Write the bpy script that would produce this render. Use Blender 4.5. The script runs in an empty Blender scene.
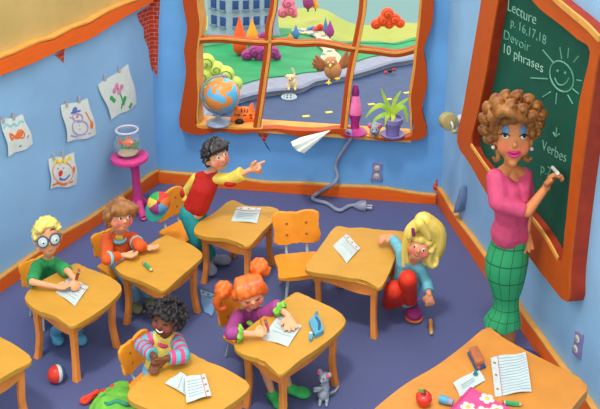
import bpy, bmesh, math, random
from mathutils import Vector as V, Matrix as M
from mathutils.bvhtree import BVHTree
from math import sin, cos, pi, radians as R, sqrt, atan2

SC = bpy.context.scene
COL = SC.collection
random.seed(7)

# ---------------------------------------------------------------- camera
H, FPX, PY0, PITCH = 3.8, 900.0, -9.0, R(15)
cd = bpy.data.cameras.new('camera'); cam = bpy.data.objects.new('camera', cd); COL.objects.link(cam)
cam.location = (0, 0, H); cam.rotation_euler = (pi/2 - PITCH, 0, 0)
cd.sensor_width = 36; cd.sensor_fit = 'HORIZONTAL'; cd.lens = 36*FPX/600
cd.shift_y = -(204.5 - PY0)/600; cd.clip_start = .05; cd.clip_end = 200
SC.camera = cam

def ray(px, py):
    x = (px-300)/FPX; v = -(py-PY0)/FPX
    return V((x, cos(PITCH)+v*sin(PITCH), -sin(PITCH)+v*cos(PITCH)))
def at(px, py, z=0.0):
    r = ray(px, py); t = (z-H)/r.z; return V((r.x*t, r.y*t, z))
def atY(px, py, Y):
    r = ray(px, py); t = Y/r.y; return V((r.x*t, Y, H+r.z*t))
def depth(p): return p.y*cos(PITCH) - (p.z-H)*sin(PITCH)
def ppm(p): return FPX/depth(p)

class Plane:
    def __init__(s, o, e, n): s.o, s.e, s.n = V(o), V(e).normalized(), V(n).normalized(); s.u = s.n.cross(s.e); s.u = s.u if s.u.z > 0 else -s.u
    def px(s, px, py, off=0.0):
        r = ray(px, py); c = V((0, 0, H)); o = s.o + s.n*off
        t = (o-c).dot(s.n)/r.dot(s.n); return c + r*t
    def pt(s, a, z, off=0.0): return s.o + s.e*a + s.u*z + s.n*off
BL, BR = V((-1.30, 7.48, 0)), V((1.22, 7.07, 0))
eb = (BR-BL).normalized(); el = V((-2.19+1.30, 5.78-7.48, 0)).normalized(); er = V((1.58-1.22, 5.07-7.07, 0)).normalized()
BACK = Plane(BL, eb, (eb.y, -eb.x, 0)); LEFT = Plane(BL, el, (-el.y, el.x, 0)); RIGHT = Plane(BR, er, (er.y, -er.x, 0))
if LEFT.n.x < 0: LEFT.n = -LEFT.n
if RIGHT.n.x > 0: RIGHT.n = -RIGHT.n
for p_ in (LEFT, RIGHT, BACK): p_.u = V((0, 0, 1))

# ---------------------------------------------------------------- materials
def lin(c):
    c = c/255.0
    return c/12.92 if c <= .04045 else ((c+.055)/1.055)**2.4
def rgb(c, f=1.0): return tuple(max(0.002, min(.92, lin(x)/f)) for x in c)
HORZ, VERT, MIX = 1.75, .78, 1.25
MATS = {}
def mat(name, c, f=MIX, rough=.6, noise=.07, scale=25, spec=.3, bump=0.0, c2=None, stretch=None):
    if name in MATS: return MATS[name]
    m = bpy.data.materials.new(name); m.use_nodes = True; nt = m.node_tree; N = nt.nodes; L = nt.links
    b = N['Principled BSDF']; b.inputs['Roughness'].default_value = rough; b.inputs['Specular IOR Level'].default_value = spec
    base = rgb(c, f)
    tc = N.new('ShaderNodeTexCoord'); src = tc.outputs['Object']
    if stretch:
        mp = N.new('ShaderNodeMapping'); mp.inputs['Scale'].default_value = stretch; L.new(src, mp.inputs[0]); src = mp.outputs[0]
    no = N.new('ShaderNodeTexNoise'); no.inputs['Scale'].default_value = scale; no.inputs['Detail'].default_value = 4
    L.new(src, no.inputs['Vector'])
    rp = N.new('ShaderNodeValToRGB')
    rp.color_ramp.elements[0].position = .3; rp.color_ramp.elements[1].position = .7
    if c2: lo, hi = base, rgb(c2, f)
    else: lo = tuple(x*(1-noise*1.6) for x in base); hi = tuple(min(.95, x*(1+noise*1.6)) for x in base)
    rp.color_ramp.elements[0].color = (*lo, 1); rp.color_ramp.elements[1].color = (*hi, 1)
    L.new(no.outputs[0], rp.inputs[0]); L.new(rp.outputs[0], b.inputs['Base Color'])
    if bump:
        bp = N.new('ShaderNodeBump'); bp.inputs['Strength'].default_value = bump; bp.inputs['Distance'].default_value = .01
        L.new(no.outputs[0], bp.inputs['Height']); L.new(bp.outputs[0], b.inputs['Normal'])
    MATS[name] = m; return m
def emat(name): return MATS[name]

# ---------------------------------------------------------------- objects
def tag(o, label=None, cat=None, group=None, kind=None):
    if label: o['label'] = label
    if cat: o['category'] = cat
    if group: o['group'] = group
    if kind: o['kind'] = kind
    return o
def thing(name, label, cat, loc, group=None):
    o = bpy.data.objects.new(name, None); COL.objects.link(o); o.location = loc; o.empty_display_size = .1
    return tag(o, label, cat, group)
def world_loc(o):
    p = V(o.location)
    while o.parent: o = o.parent; p = p + V(o.location)
    return p
def obj(name, bms, parent=None, loc=None, angle=40, label=None):
    """bms: list of (bmesh or mesh, material); world coordinates; linked as ONE mesh object."""
    if not isinstance(bms, list): bms = [bms]
    out = bmesh.new(); mats = []
    out.loops.layers.uv.new('UVMap')
    for b, m in bms:
        if m not in mats: mats.append(m)
        k = mats.index(m)
        if isinstance(b, bpy.types.Mesh): me0 = b
        else:
            me0 = bpy.data.meshes.new('tmp'); b.to_mesh(me0); b.free()
        n0 = len(out.faces); out.from_mesh(me0); out.faces.ensure_lookup_table()
        for f in out.faces[n0:]: f.material_index = k
        bpy.data.meshes.remove(me0)
    base = world_loc(parent) if parent else V((0, 0, 0))
    own = V((0, 0, 0))
    if parent is None:
        if loc is None:
            xs = [v.co for v in out.verts]
            lo = V([min(c[i] for c in xs) for i in range(3)]); hi = V([max(c[i] for c in xs) for i in range(3)])
            own = V(((lo.x+hi.x)/2, (lo.y+hi.y)/2, lo.z))
        else: own = V(loc)
    bmesh.ops.translate(out, verts=out.verts, vec=-(base+own))
    me = bpy.data.meshes.new(name); out.to_mesh(me); out.free()
    for m in mats: me.materials.append(m)
    me.shade_smooth(); me.set_sharp_from_angle(angle=R(angle))
    o = bpy.data.objects.new(name, me); COL.objects.link(o)
    if parent: o.parent = parent
    else: o.location = own
    if label: o['label'] = label
    return o
def struct(name, bms): return tag(obj(name, bms, loc=(0, 0, 0)), kind='structure')

# ---------------------------------------------------------------- shapes
def cat(pts, n=4, closed=True):
    pts = [V(p) for p in pts]; out = []; k = len(pts)
    rng = range(k) if closed else range(k-1)
    for i in rng:
        if closed: a, b, c, d = pts[i-1], pts[i], pts[(i+1) % k], pts[(i+2) % k]
        else: a, b, c, d = pts[max(i-1, 0)], pts[i], pts[i+1], pts[min(i+2, k-1)]
        for j in range(n):
            t = j/n
            out.append(.5*((2*b)+(c-a)*t+(2*a-5*b+4*c-d)*t*t+(3*b-a-3*c+d)*t**3))
    if not closed: out.append(pts[-1])
    return out
def slab(pts, ext, bevel=0.0, bm=None, seg=2, uvf=None):
    """closed polygon pts extruded by vector ext (pts is the visible face)."""
    own = bmesh.new()
    a = [own.verts.new(p) for p in pts]; b = [own.verts.new(V(p)+V(ext)) for p in pts]
    own.faces.new(a); own.faces.new(list(reversed(b)))
    n = len(pts)
    for i in range(n): own.faces.new([a[i-1], b[i-1], b[i], a[i]])
    if bevel:
        es = [e for e in own.edges if (e.verts[0] in a and e.verts[1] in a) or (e.verts[0] in b and e.verts[1] in b)]
        bmesh.ops.bevel(own, geom=es, offset=bevel, segments=seg, affect='EDGES', profile=.5, clamp_overlap=True)
    bmesh.ops.recalc_face_normals(own, faces=own.faces)
    if uvf:
        uv = own.loops.layers.uv.new('UVMap')
        for f in own.faces:
            for l in f.loops: l[uv].uv = uvf(l.vert.co)
    bmesh.ops.triangulate(own, faces=[f for f in own.faces if len(f.verts) > 4])
    if bm is None: return own
    me = bpy.data.meshes.new('t'); own.to_mesh(me); own.free(); bm.from_mesh(me); bpy.data.meshes.remove(me); return bm
def ring_slab(outer, inner, ext):
    bm = bmesh.new(); ext = V(ext)
    loops = []
    for pts in (outer, inner):
        a = [bm.verts.new(p) for p in pts]; b = [bm.verts.new(V(p)+ext) for p in pts]; loops.append((a, b))
        for i in range(len(a)): bm.faces.new([a[i-1], a[i], b[i], b[i-1]])
    for k in (0, 1):
        es = []
        for lp in loops:
            vs = lp[k]
            for i in range(len(vs)): es.append(bm.edges.get([vs[i-1], vs[i]]))
        bmesh.ops.triangle_fill(bm, edges=es, use_beauty=True)
    bmesh.ops.recalc_face_normals(bm, faces=bm.faces); return bm
def frame_of(d):
    d = d.normalized(); a = V((0, 0, 1)) if abs(d.z) < .9 else V((1, 0, 0))
    x = a.cross(d).normalized(); return x, d.cross(x).normalized()
def tube(pts, rad, seg=10, bm=None, n=1, flat=None, cap=True):
    """swept tube; rad number or list (interpolated); flat=(axis vector, factor) squashes the section along that axis."""
    bm = bm or bmesh.new(); pts = [V(p) for p in pts]; m0 = len(pts)
    if not isinstance(rad, (list, tuple)): rad = [rad]*m0
    if n > 1 and m0 > 2:
        new = cat(pts, n, False); rr = []
        for i in range(m0-1):
            for j in range(n): rr.append(rad[i]+(rad[i+1]-rad[i])*j/n)
        rr.append(rad[-1]); pts, rad = new, rr
    k = len(pts); rings = []
    x = None
    for i in range(k):
        d = (pts[min(i+1, k-1)]-pts[max(i-1, 0)])
        d = d.normalized() if d.length > 1e-9 else V((0, 0, 1))
        if x is None: x, y = frame_of(d)
        else:
            x = (x-d*x.dot(d)); x = x.normalized() if x.length > 1e-6 else frame_of(d)[0]; y = d.cross(x).normalized()
        ring = []
        for j in range(seg):
            o = (x*cos(2*pi*j/seg)+y*sin(2*pi*j/seg))*max(rad[i], 1e-4)
            if flat: ax = V(flat[0]).normalized(); o = o-ax*o.dot(ax)*(1-flat[1])
            ring.append(bm.verts.new(pts[i]+o))
        rings.append(ring)
    for i in range(k-1):
        for j in range(seg): bm.faces.new([rings[i][j-1], rings[i][j], rings[i+1][j], rings[i+1][j-1]])
    if cap:
        for ring, p, s in ((rings[0], 0, 1), (rings[-1], -1, -1)):
            bm.faces.new(ring if s < 0 else list(reversed(ring)))
    return bm
def box_sweep(pts, w, up, hgt, bm=None):
    """rectangular section swept along pts; w across, hgt along 'up'."""
    bm = bm or bmesh.new(); pts = [V(p) for p in pts]; up = V(up).normalized(); k = len(pts); rings = []
    ws = w if isinstance(w, (list, tuple)) else [w]*k
    for i in range(k):
        d = (pts[min(i+1, k-1)]-pts[max(i-1, 0)]).normalized(); s = d.cross(up).normalized()
        c = .22*min(ws[i], hgt)
        sec = [(-ws[i]/2, 0), (-ws[i]/2, hgt-c), (-ws[i]/2+c, hgt), (ws[i]/2-c, hgt), (ws[i]/2, hgt-c), (ws[i]/2, 0)]
        rings.append([bm.verts.new(pts[i]+s*a+up*b) for a, b in sec])
    for i in range(k-1):
        for j in range(6): bm.faces.new([rings[i][j-1], rings[i][j], rings[i+1][j], rings[i+1][j-1]])
    bm.faces.new(rings[0]); bm.faces.new(list(reversed(rings[-1])))
    bmesh.ops.recalc_face_normals(bm, faces=bm.faces); return bm
def ball(c, r, rot=None, sub=2, bm=None):
    """ellipsoid: r number or (rx,ry,rz), rot 3x3."""
    bm = bm or bmesh.new(); r = (r, r, r) if not isinstance(r, (tuple, list, V)) else r
    m = M.Diagonal((*r, 1)); m = (rot.to_4x4() if rot else M.Identity(4)) @ m
    bmesh.ops.create_icosphere(bm, subdivisions=sub, radius=1, matrix=M.Translation(V(c)) @ m); return bm
def cone(a, b, ra, rb, seg=12, bm=None):
    bm = bm or bmesh.new(); a, b = V(a), V(b); d = b-a
    if d.length < 1e-6: return bm
    q = V((0, 0, 1)).rotation_difference(d).to_matrix().to_4x4()
    bmesh.ops.create_cone(bm, cap_ends=True, segments=seg, radius1=max(ra, 1e-4), radius2=max(rb, 1e-4), depth=d.length, matrix=M.Translation((a+b)/2) @ q)
    return bm
def chain(bm, pts, rs, ends=(True, True)):
    pts = [V(p) for p in pts]
    if not isinstance(rs, (list, tuple)): rs = [rs]*len(pts)
    for i, p in enumerate(pts):
        if (i == 0 and not ends[0]) or (i == len(pts)-1 and not ends[1]): pass
        else: ball(p, rs[i], bm=bm)
        if i: cone(pts[i-1], p, rs[i-1], rs[i], bm=bm)
    return bm
def lathe(prof, c, seg=24, axis=None, bm=None, sx=1.0):
    """prof list of (r,h) bottom to top around axis at c."""
    bm = bm or bmesh.new(); q = V((0, 0, 1)).rotation_difference(V(axis or (0, 0, 1))).to_matrix(); rings = []
    for r, h in prof:
        rings.append([bm.verts.new(V(c)+q @ V((max(r, 1e-4)*cos(2*pi*j/seg)*sx, max(r, 1e-4)*sin(2*pi*j/seg), h))) for j in range(seg)])
    for i in range(len(rings)-1):
        for j in range(seg): bm.faces.new([rings[i][j-1], rings[i][j], rings[i+1][j], rings[i+1][j-1]])
    bm.faces.new(list(reversed(rings[0]))); bm.faces.new(rings[-1]); return bm
def loft(rings, bm=None, uv=False):
    bm = bm or bmesh.new(); vs = [[bm.verts.new(p) for p in r] for r in rings]; k = len(vs[0]); n = len(vs)
    lay = bm.loops.layers.uv.new('UVMap') if uv else None
    for i in range(n-1):
        for j in range(k):
            f = bm.faces.new([vs[i][j], vs[i][(j+1) % k], vs[i+1][(j+1) % k], vs[i+1][j]])
            if uv:
                for l, (a, b) in zip(f.loops, ((j, i), (j+1, i), (j+1, i+1), (j, i+1))): l[lay].uv = (a/k, b/(n-1))
    bm.faces.new(list(reversed(vs[0]))); bm.faces.new(vs[-1])
    bmesh.ops.recalc_face_normals(bm, faces=bm.faces); return bm
def remesh(bm, vox=.007, smooth=3, fac=.5):
    me = bpy.data.meshes.new('t'); bm.to_mesh(me); bm.free()
    o = bpy.data.objects.new('t', me); COL.objects.link(o)
    r = o.modifiers.new('r', 'REMESH'); r.mode = 'VOXEL'; r.voxel_size = vox
    if smooth: s = o.modifiers.new('s', 'SMOOTH'); s.iterations = smooth; s.factor = fac
    dg = bpy.context.evaluated_depsgraph_get(); dg.update()
    out = bpy.data.meshes.new_from_object(o.evaluated_get(dg))
    bpy.data.objects.remove(o); bpy.data.meshes.remove(me); return out
def bm_of(me, free=False):
    b = bmesh.new(); b.from_mesh(me)
    if free: bpy.data.meshes.remove(me)
    return b
def text2d(s):
    cu = bpy.data.curves.new('t', 'FONT'); cu.body = s; cu.size = 1; cu.offset = -.014; cu.resolution_u = 3
    o = bpy.data.objects.new('t', cu); COL.objects.link(o)
    dg = bpy.context.evaluated_depsgraph_get(); dg.update()
    me = bpy.data.meshes.new_from_object(o.evaluated_get(dg)); bpy.data.objects.remove(o); bpy.data.curves.remove(cu)
    return me
def text_on(plane, s, p0, p1, hgt, off, jitter=0.0):
    """lettering on a wall plane: baseline from pixel p0 to p1, cap height hgt metres."""
    me = text2d(s); bm = bm_of(me, True)
    bmesh.ops.dissolve_limit(bm, angle_limit=.01, verts=bm.verts, edges=bm.edges)
    xs = [v.co.x for v in bm.verts]; x0, x1 = min(xs), max(xs)
    a, b = plane.px(*p0, off), plane.px(*p1, off); d = (b-a); up = plane.u
    r = bmesh.ops.extrude_face_region(bm, geom=list(bm.faces)); top = [g for g in r['geom'] if isinstance(g, bmesh.types.BMVert)]
    for v in top: v.co.z += .003
    for v in bm.verts:
        t = (v.co.x-x0)/(x1-x0); w = sin(v.co.x*2.3)*jitter
        v.co = a + d*t + up*((v.co.y+w)*hgt/.7) + plane.n*v.co.z
    bmesh.ops.recalc_face_normals(bm, faces=bm.faces); return bm
def empty_like(p): return V(p)
# ================================================================ palette
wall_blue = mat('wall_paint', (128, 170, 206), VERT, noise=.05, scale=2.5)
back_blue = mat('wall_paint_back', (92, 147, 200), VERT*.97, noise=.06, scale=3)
floor_m = mat('floor_lino', (102, 112, 166), HORZ, rough=.75, noise=.10, scale=120)
cream_y = mat('upper_wall_yellow', (200, 170, 104), .98, noise=.06, scale=3)
trim_o = mat('orange_trim', (214, 92, 22), VERT*1.05, noise=.035, scale=10, stretch=(1, 1, 5))
trim_l = mat('light_orange_trim', (246, 176, 84), 1.35, noise=.06, scale=14)
trim_w = mat('window_orange', (178, 70, 10), 1.05, noise=.035, scale=10, stretch=(1, 1, 5))
trim_d = mat('shaded_red_trim', (140, 44, 22), .8, noise=.1, scale=14)
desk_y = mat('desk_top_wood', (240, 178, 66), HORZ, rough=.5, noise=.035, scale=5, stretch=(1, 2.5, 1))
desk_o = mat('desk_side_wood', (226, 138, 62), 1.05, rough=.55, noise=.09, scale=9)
desk_t = mat('teacher_desk_wood', (246, 164, 72), HORZ, rough=.5, noise=.06, scale=6)
chair_o = mat('chair_ply', (246, 156, 40), 1.3, rough=.5, noise=.06, scale=9)
stud_m = mat('chair_stud', (170, 110, 50), 1.2)
chrome = mat('grey_tube', (168, 182, 190), 1.2, rough=.3, spec=.6, noise=.03)
paper = mat('white_paper', (218, 234, 234), 1.55, noise=.03, scale=30)
paper_v = mat('white_paper_wall', (222, 232, 226), 1.0, noise=.04, scale=20)
ink = mat('ink_line', (168, 196, 220), 1.5)
redline = mat('red_rule', (222, 130, 120), 1.5)
black = mat('black_ink', (28, 24, 24), 1.0, rough=.4)
white = mat('white', (245, 245, 240), 1.4)

def brick_mat():
    m = bpy.data.materials.new('bare_brick'); m.use_nodes = True; N = m.node_tree.nodes; L = m.node_tree.links
    b = N['Principled BSDF']; b.inputs['Roughness'].default_value = .85
    uv = N.new('ShaderNodeUVMap'); uv.uv_map = 'UVMap'
    t = N.new('ShaderNodeTexBrick'); t.inputs['Color1'].default_value = (*rgb((196, 62, 36), .95), 1); t.inputs['Color2'].default_value = (*rgb((168, 48, 30), .95), 1)
    t.inputs['Mortar'].default_value = (*rgb((226, 150, 130), 1), 1); t.inputs['Scale'].default_value = 4.2; t.inputs['Mortar Size'].default_value = .022
    t.inputs['Brick Width'].default_value = .62; t.inputs['Row Height'].default_value = .34
    L.new(uv.outputs[0], t.inputs['Vector']); L.new(t.outputs[0], b.inputs['Base Color']); return m
brick = brick_mat()

# ================================================================ room shell
TOP = 2.9
FAR_L, FAR_R = 4.2, 4.6
Lend, Rend = BL+el*FAR_L, BR+er*FAR_R
struct('floor', [(slab([V((*p.xy, 0)) for p in (BL-eb*.1+V((0, .05, 0)), BR+eb*.1+V((0, .05, 0)), Rend+V((.1, 0, 0)), Lend-V((.1, 0, 0)))], (0, 0, -.1)), floor_m)])
def bp(pl, pts, off=0.0): return [pl.px(x, y, off) for x, y in pts]
# window opening in the back wall (also the inner edge of the frame)
win_in = [(200, -60), (199, -25), (196, 0), (199, 25), (196, 50), (196, 75), (197, 97), (196, 112), (197, 125), (215, 126), (232, 127), (257, 127), (275, 126), (295, 128), (320, 131), (342, 129), (365, 134), (388, 136), (412, 133),
          (412, 115), (411, 97), (415, 72), (417, 50), (420, 25), (422, 0), (424, -30), (425, -58), (380, -66), (310, -62), (250, -68)]
hole = cat(bp(BACK, [(x, y+5 if y > 120 else y) for x, y in win_in]), 3)
w0 = BACK.pt(-.15, 0); w1 = BACK.pt((BR-BL).length+.15, 0)
wb = struct('wall_back', [(ring_slab([w0, w1, w1+V((0, 0, TOP)), w0+V((0, 0, TOP))], hole, -BACK.n*.12), back_blue)])
wl = struct('wall_left', [(slab([BL, Lend, Lend+V((0, 0, TOP)), BL+V((0, 0, TOP))], -LEFT.n*.12), wall_blue)])
wr = struct('wall_right', [(slab([BR, Rend, Rend+V((0, 0, TOP)), BR+V((0, 0, TOP))], -RIGHT.n*.12), wall_blue)])

def wavy(pl, bot, top, th, bev=.008): return slab(cat(bp(pl, bot+top, th), 3), -pl.n*(th-.001), bev)
# baseboards: wavy strips standing on the floor, top edges traced and given a real height
def baseboard(name, pl, length, hs, th=.04):
    n = 28; top = []; bot = []
    for i in range(n+1):
        a = length*i/n; h = hs(a)
        top.append(pl.pt(a, h, th)); bot.append(pl.pt(a, 0.001, th))
    struct(name, [(slab(bot+list(reversed(top)), -pl.n*(th-.001), .007), trim_o)])
    # wavy cap strip of the same board, overhead light put into its paler colour
    cap = slab([p+V((0, 0, .0005)) for p in top] + [p-pl.n*(th-.001)+V((0, 0, .0005)) for p in reversed(top)], (0, 0, .012), .003)
    struct('trim_'+{'baseboard_left': '3', 'baseboard_back': '4', 'baseboard_right': '5'}[name], [(cap, trim_l)])
baseboard('baseboard_left', LEFT, 4.0, lambda a: .105+.012*sin(a*5+1)+.006*sin(a*11))
baseboard('baseboard_back', BACK, (BR-BL).length-.04, lambda a: .095+.012*sin(a*4.3)+.007*sin(a*9+2))
baseboard('baseboard_right', RIGHT, 4.4, lambda a: .13+.014*sin(a*4.6+2)+.006*sin(a*10))

# sloping orange picture rail on the left wall with the yellow upper wall above it
rail_lo = [(-110, 118), (-60, 97), (-28, 86), (0, 76), (18, 69), (36, 62), (54, 53), (72, 46), (90, 39), (108, 28), (122, 19), (138, 10), (150, 4), (157, -2)]
rail_hi = [(157, -11), (138, 1), (124, 6), (108, 13), (90, 24), (72, 30), (54, 40), (36, 44), (18, 53), (0, 60), (-28, 72), (-60, 84), (-110, 104)]
struct('trim_1', [(slab(cat(bp(LEFT, rail_lo+rail_hi, .09), 3), -LEFT.n*.085, .012), trim_o)])
cap = bp(LEFT, list(reversed(rail_hi)), .09); cap2 = [p-LEFT.n*.06 for p in cap]
up = V((0, 0, .006))
struct('trim_2', [(slab([p+up for p in cap]+[p+up for p in reversed(cap2)], (0, 0, .014), .003), trim_l)])
yel = bp(LEFT, rail_hi, .03); yel = [p-V((0, 0, .015)) for p in yel]
struct('wall_left_upper', [(slab(yel+[LEFT.pt(3.6, 2.88, .03), LEFT.pt(.02, 2.88, .03)], -LEFT.n*.028), cream_y)])
# plaster fallen off the bricks
def uv_pl(pl): return lambda co: ((co-pl.o).dot(pl.e)*2.1, co.z*2.1)
def patch(pl, pts, parent): obj('brick_patch', [(slab(bp(pl, pts, .006), -pl.n*.005, 0, uvf=uv_pl(pl)), brick)], parent)
patch(LEFT, [(137, 14), (146, 8), (158, 1), (162, 15), (161, 30), (160, 55), (156.4, 79), (153, 72), (150, 60), (149, 48), (144.5, 38), (144, 28), (140, 22)], wl)
patch(BACK, [(146, 0), (160, -1), (158.5, 20), (158, 45), (157, 78), (150, 60), (148, 30)], wb)
patch(LEFT, [(55, 55), (65, 48), (64, 55), (64, 63), (60, 59)], wl)
patch(BACK, [(255, 131), (270, 130), (267, 137), (264.5, 143), (261, 138)], wb)
patch(BACK, [(433, 186), (437.5, 178), (437.5, 191), (434, 192)], wb)
crackm = mat('crack', (30, 60, 120), .8)
obj('crack', [(slab(bp(BACK, [(264, 142.5), (265, 142.5), (268, 147), (271, 152), (267, 147.5)], .004), -BACK.n*.003), crackm)], wb)
# split in the right wall and its skirting
split = mat('split_plaster', (112, 134, 172), .9)
obj('wall_split', [(slab(bp(RIGHT, [(460.3, 186), (460.8, 191), (460, 201), (458.5, 210), (453, 213), (455.5, 203), (458.8, 193)], .055), -RIGHT.n*.054, .003), split)], wr)

# ---------------------------------------------------------------- window frame
fr_out = [(186, -80), (183, -30), (182.5, 0), (187, 28), (184, 50), (186, 72), (182, 100), (179, 121), (183, 131), (200, 135), (220, 131.5), (237, 134), (257, 132), (275, 131), (291, 135), (310, 138), (335, 133), (346, 138), (365, 136.5),
          (385, 141.5), (404, 140), (421, 139.5), (427, 131), (422, 110), (427, 86), (426, 66), (424, 48), (432, 25), (434, 0), (436, -40), (438, -78), (380, -86), (310, -80), (250, -88)]
fr_in = [(x, y+(0 if 318 < x < 350 else 2.5) if y > 120 else y) for x, y in win_in]
PROT = .085
outer = cat(bp(BACK, fr_out, PROT), 3); inner = cat(bp(BACK, fr_in, PROT), 3)
struct('window_1', [(ring_slab(outer, inner, -BACK.n*(PROT-.002)), trim_w)])
# reveal lining the opening: paler boards, the lower one is the deep sill
def lining(pts, a, b, th):
    """strip lining the opening along px pts, from offset a to offset b, thickness th toward the opening centre."""
    c = BACK.px(308, 40)
    f = cat(bp(BACK, pts, a), 3, False); g = [p-BACK.n*(a-b) for p in f]
    def inn(p): d = c-p; d = d-BACK.n*d.dot(BACK.n); return d.normalized()
    bm = bmesh.new(); rows = [f, g, [p+inn(p)*th for p in g], [p+inn(p)*th for p in f]]
    vs = [[bm.verts.new(p) for p in r] for r in rows]; n = len(f)
    for i in range(n-1):
        for k in range(4): bm.faces.new([vs[k][i], vs[k][i+1], vs[(k+1) % 4][i+1], vs[(k+1) % 4][i]])
    bm.faces.new([vs[k][0] for k in range(4)]); bm.faces.new([vs[k][-1] for k in (3, 2, 1, 0)])
    bmesh.ops.recalc_face_normals(bm, faces=bm.faces); return bm
struct('trim_6', [(lining(win_in[:9], PROT-.012, -.1, .022), trim_l)])
struct('trim_7', [(lining(win_in[18:27], PROT-.012, -.1, .022), trim_l)])
SILLZ = BACK.px(300, 129).z + .012
sillpts = [BACK.pt(a, SILLZ, o) for a, o in ()]
a0 = (BACK.px(196.5, 122)-BL).dot(eb); a1 = (BACK.px(412, 128)-BL).dot(eb)
n = 24; front = [BACK.pt(a0+(a1-a0)*i/n, SILLZ, PROT-.006) for i in range(n+1)]; rear = [BACK.pt(a0+(a1-a0)*i/n, SILLZ, -.13) for i in range(n+1)]
struct('window_sill', [(slab(front+list(reversed(rear)), (0, 0, -.035), .003), trim_l)])
def muntin(name, pts, w):
    p = cat(bp(BACK, pts, .005), 4, False); bm = box_sweep(p, w, BACK.n, .06); struct(name, [(bm, trim_w)])
    q = [x+BACK.n*.0601 for x in p]; side = [(q[min(i+1, len(q)-1)]-q[max(i-1, 0)]).normalized().cross(BACK.n) for i in range(len(q))]
    return q, side
def bead(q, side, s, w, name):
    struct(name, [(box_sweep([p+sd*s for p, sd in zip(q, side)], w, BACK.n, .006), trim_l)])
q, sd = muntin('trim_8', [(277, -66), (275, 0), (270, 25), (268.5, 50), (265, 75), (261.5, 100), (257.5, 126)], .062); bead(q, sd, -.018, .026, 'trim_11')
q, sd = muntin('trim_9', [(365, -66), (363.5, 0), (360, 25), (355, 50), (350, 75), (347, 100), (344, 128)], .062); bead(q, sd, -.018, .026, 'trim_12')
q, sd = muntin('trim_10', [(198, 39), (220, 38), (245, 40), (268, 41.5), (282, 40.5), (300, 42.5), (322, 42), (350, 47), (377, 50), (397, 52.5), (416, 48)], .055); bead(q, sd, -.016, .02, 'trim_13')
# outside ledge under the window
struct('trim_14', [(slab([BACK.pt(.1, .34, -.12), BACK.pt(2.4, .34, -.12), BACK.pt(2.4, .34, -.42), BACK.pt(.1, .34, -.42)], (0, 0, -.05), .006), trim_o)])
# ================================================================ desks
DZ = .44
def inset(pts, c, k): return [c+(p-c)*k for p in pts]
def desk(name, outl, corners, z, label, group, cat_='desk', thick=.03, apron=.085, legw=.046, top_m=None, insetk=.8):
    P = [at(x, y, z) for x, y in outl]; C = [at(x, y, z) for x, y in corners]
    c = sum(C, V())/4
    t = thing(name, label, cat_, (c.x, c.y, 0), group)
    tm = top_m or desk_y
    pts = cat(P, 4)
    obj('desktop', [(slab(pts, (0, 0, -thick), .007), tm), (slab([p+(c-p)*.004-V((0, 0, thick*.55)) for p in pts], (0, 0, -thick*.45), .004), desk_o)], t)
    # apron box: four boards under the top with a wavy lower edge
    A = inset(C, c, .91)
    for i in range(4):
        a, b = A[i], A[(i+1) % 4]; d = (b-a); nrm = V((d.y, -d.x, 0)).normalized()
        if nrm.dot((a+b)/2-c) < 0: nrm = -nrm
        n = 12; lo = [a+d*(k/n)+V((0, 0, -thick-apron+.012*sin(k/n*pi*2+i))) for k in range(n+1)]
        hi = [b-V((0, 0, thick+.001)), a-V((0, 0, thick+.001))]
        obj('apron', [(slab(lo+hi, -nrm*.016, .003), desk_o)], t)
    for i, p in enumerate(inset(C, c, insetk)):
        o = (p-c).normalized(); zt = z-thick-.002
        path = [V((p.x, p.y, zt)), p*1+V((0, 0, 0)), ] if False else [V((p.x, p.y, 0))+o*k+V((0, 0, h)) for k, h in ((0, zt), (.004, zt*.72), (.0, zt*.42), (.012, zt*.15), (.022, .001))]
        bm = box_leg(cat(path, 3, False), [1.25, 1.15, 1.0, .9, .86, .85, .84, .84, .86, .88, .9, .94, 1.0], legw, atan2(o.y, o.x))
        obj('leg', [(bm, desk_o)], t)
    return t, c
def box_leg(path, k, w, ang):
    bm = bmesh.new(); rings = []
    for i, p in enumerate(path):
        s = w/2*k[min(i, len(k)-1)]; ring = []
        for dx, dy in ((-1, -.7), (-.7, -1), (.7, -1), (1, -.7), (1, .7), (.7, 1), (-.7, 1), (-1, .7)):
            q = V((dx*s, dy*s)); a = ang+pi/4
            ring.append(bm.verts.new((p.x+q.x*cos(a)-q.y*sin(a), p.y+q.x*sin(a)+q.y*cos(a), p.z)))
        rings.append(ring)
    for i in range(len(rings)-1):
        for j in range(8): bm.faces.new([rings[i][j-1], rings[i][j], rings[i+1][j], rings[i+1][j-1]])
    bm.faces.new(rings[0]); bm.faces.new(list(reversed(rings[-1])))
    bmesh.ops.recalc_face_normals(bm, faces=bm.faces); return bm
G = "pupils' desks"
D1 = [(24.5, 297), (31, 288), (39, 282), (58, 272), (75, 263), (84, 267), (96, 271), (110, 277), (120, 284.5), (121, 291), (111, 302), (99, 311), (85, 320), (72, 326), (63, 322), (56, 317), (46, 313), (39, 311), (30, 305)]
desk('school_desk', D1, [(27, 298), (75, 265), (119, 287), (72, 323)], DZ, 'yellow wooden school desk where the boy in round glasses writes', G)
D2 = [(115, 265), (125, 258), (135, 252), (150, 244), (165, 235), (173, 237.5), (180, 240), (190, 244), (201, 252), (202, 257), (194, 265), (180, 277), (165, 290), (156, 288), (146, 283), (136, 279), (124, 275), (117, 270)]
desk('school_desk', D2, [(118, 267), (165, 237), (200, 255), (163, 287)], DZ, 'yellow wooden school desk with only a green pencil on it', G)
D3 = [(194, 230), (199, 222), (215, 212), (231, 200), (240, 203), (249, 206.5), (264, 206), (279, 209.5), (275, 219), (263, 231), (249, 246), (240, 243), (231, 240), (222, 238), (208, 237), (197, 234)]
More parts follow.
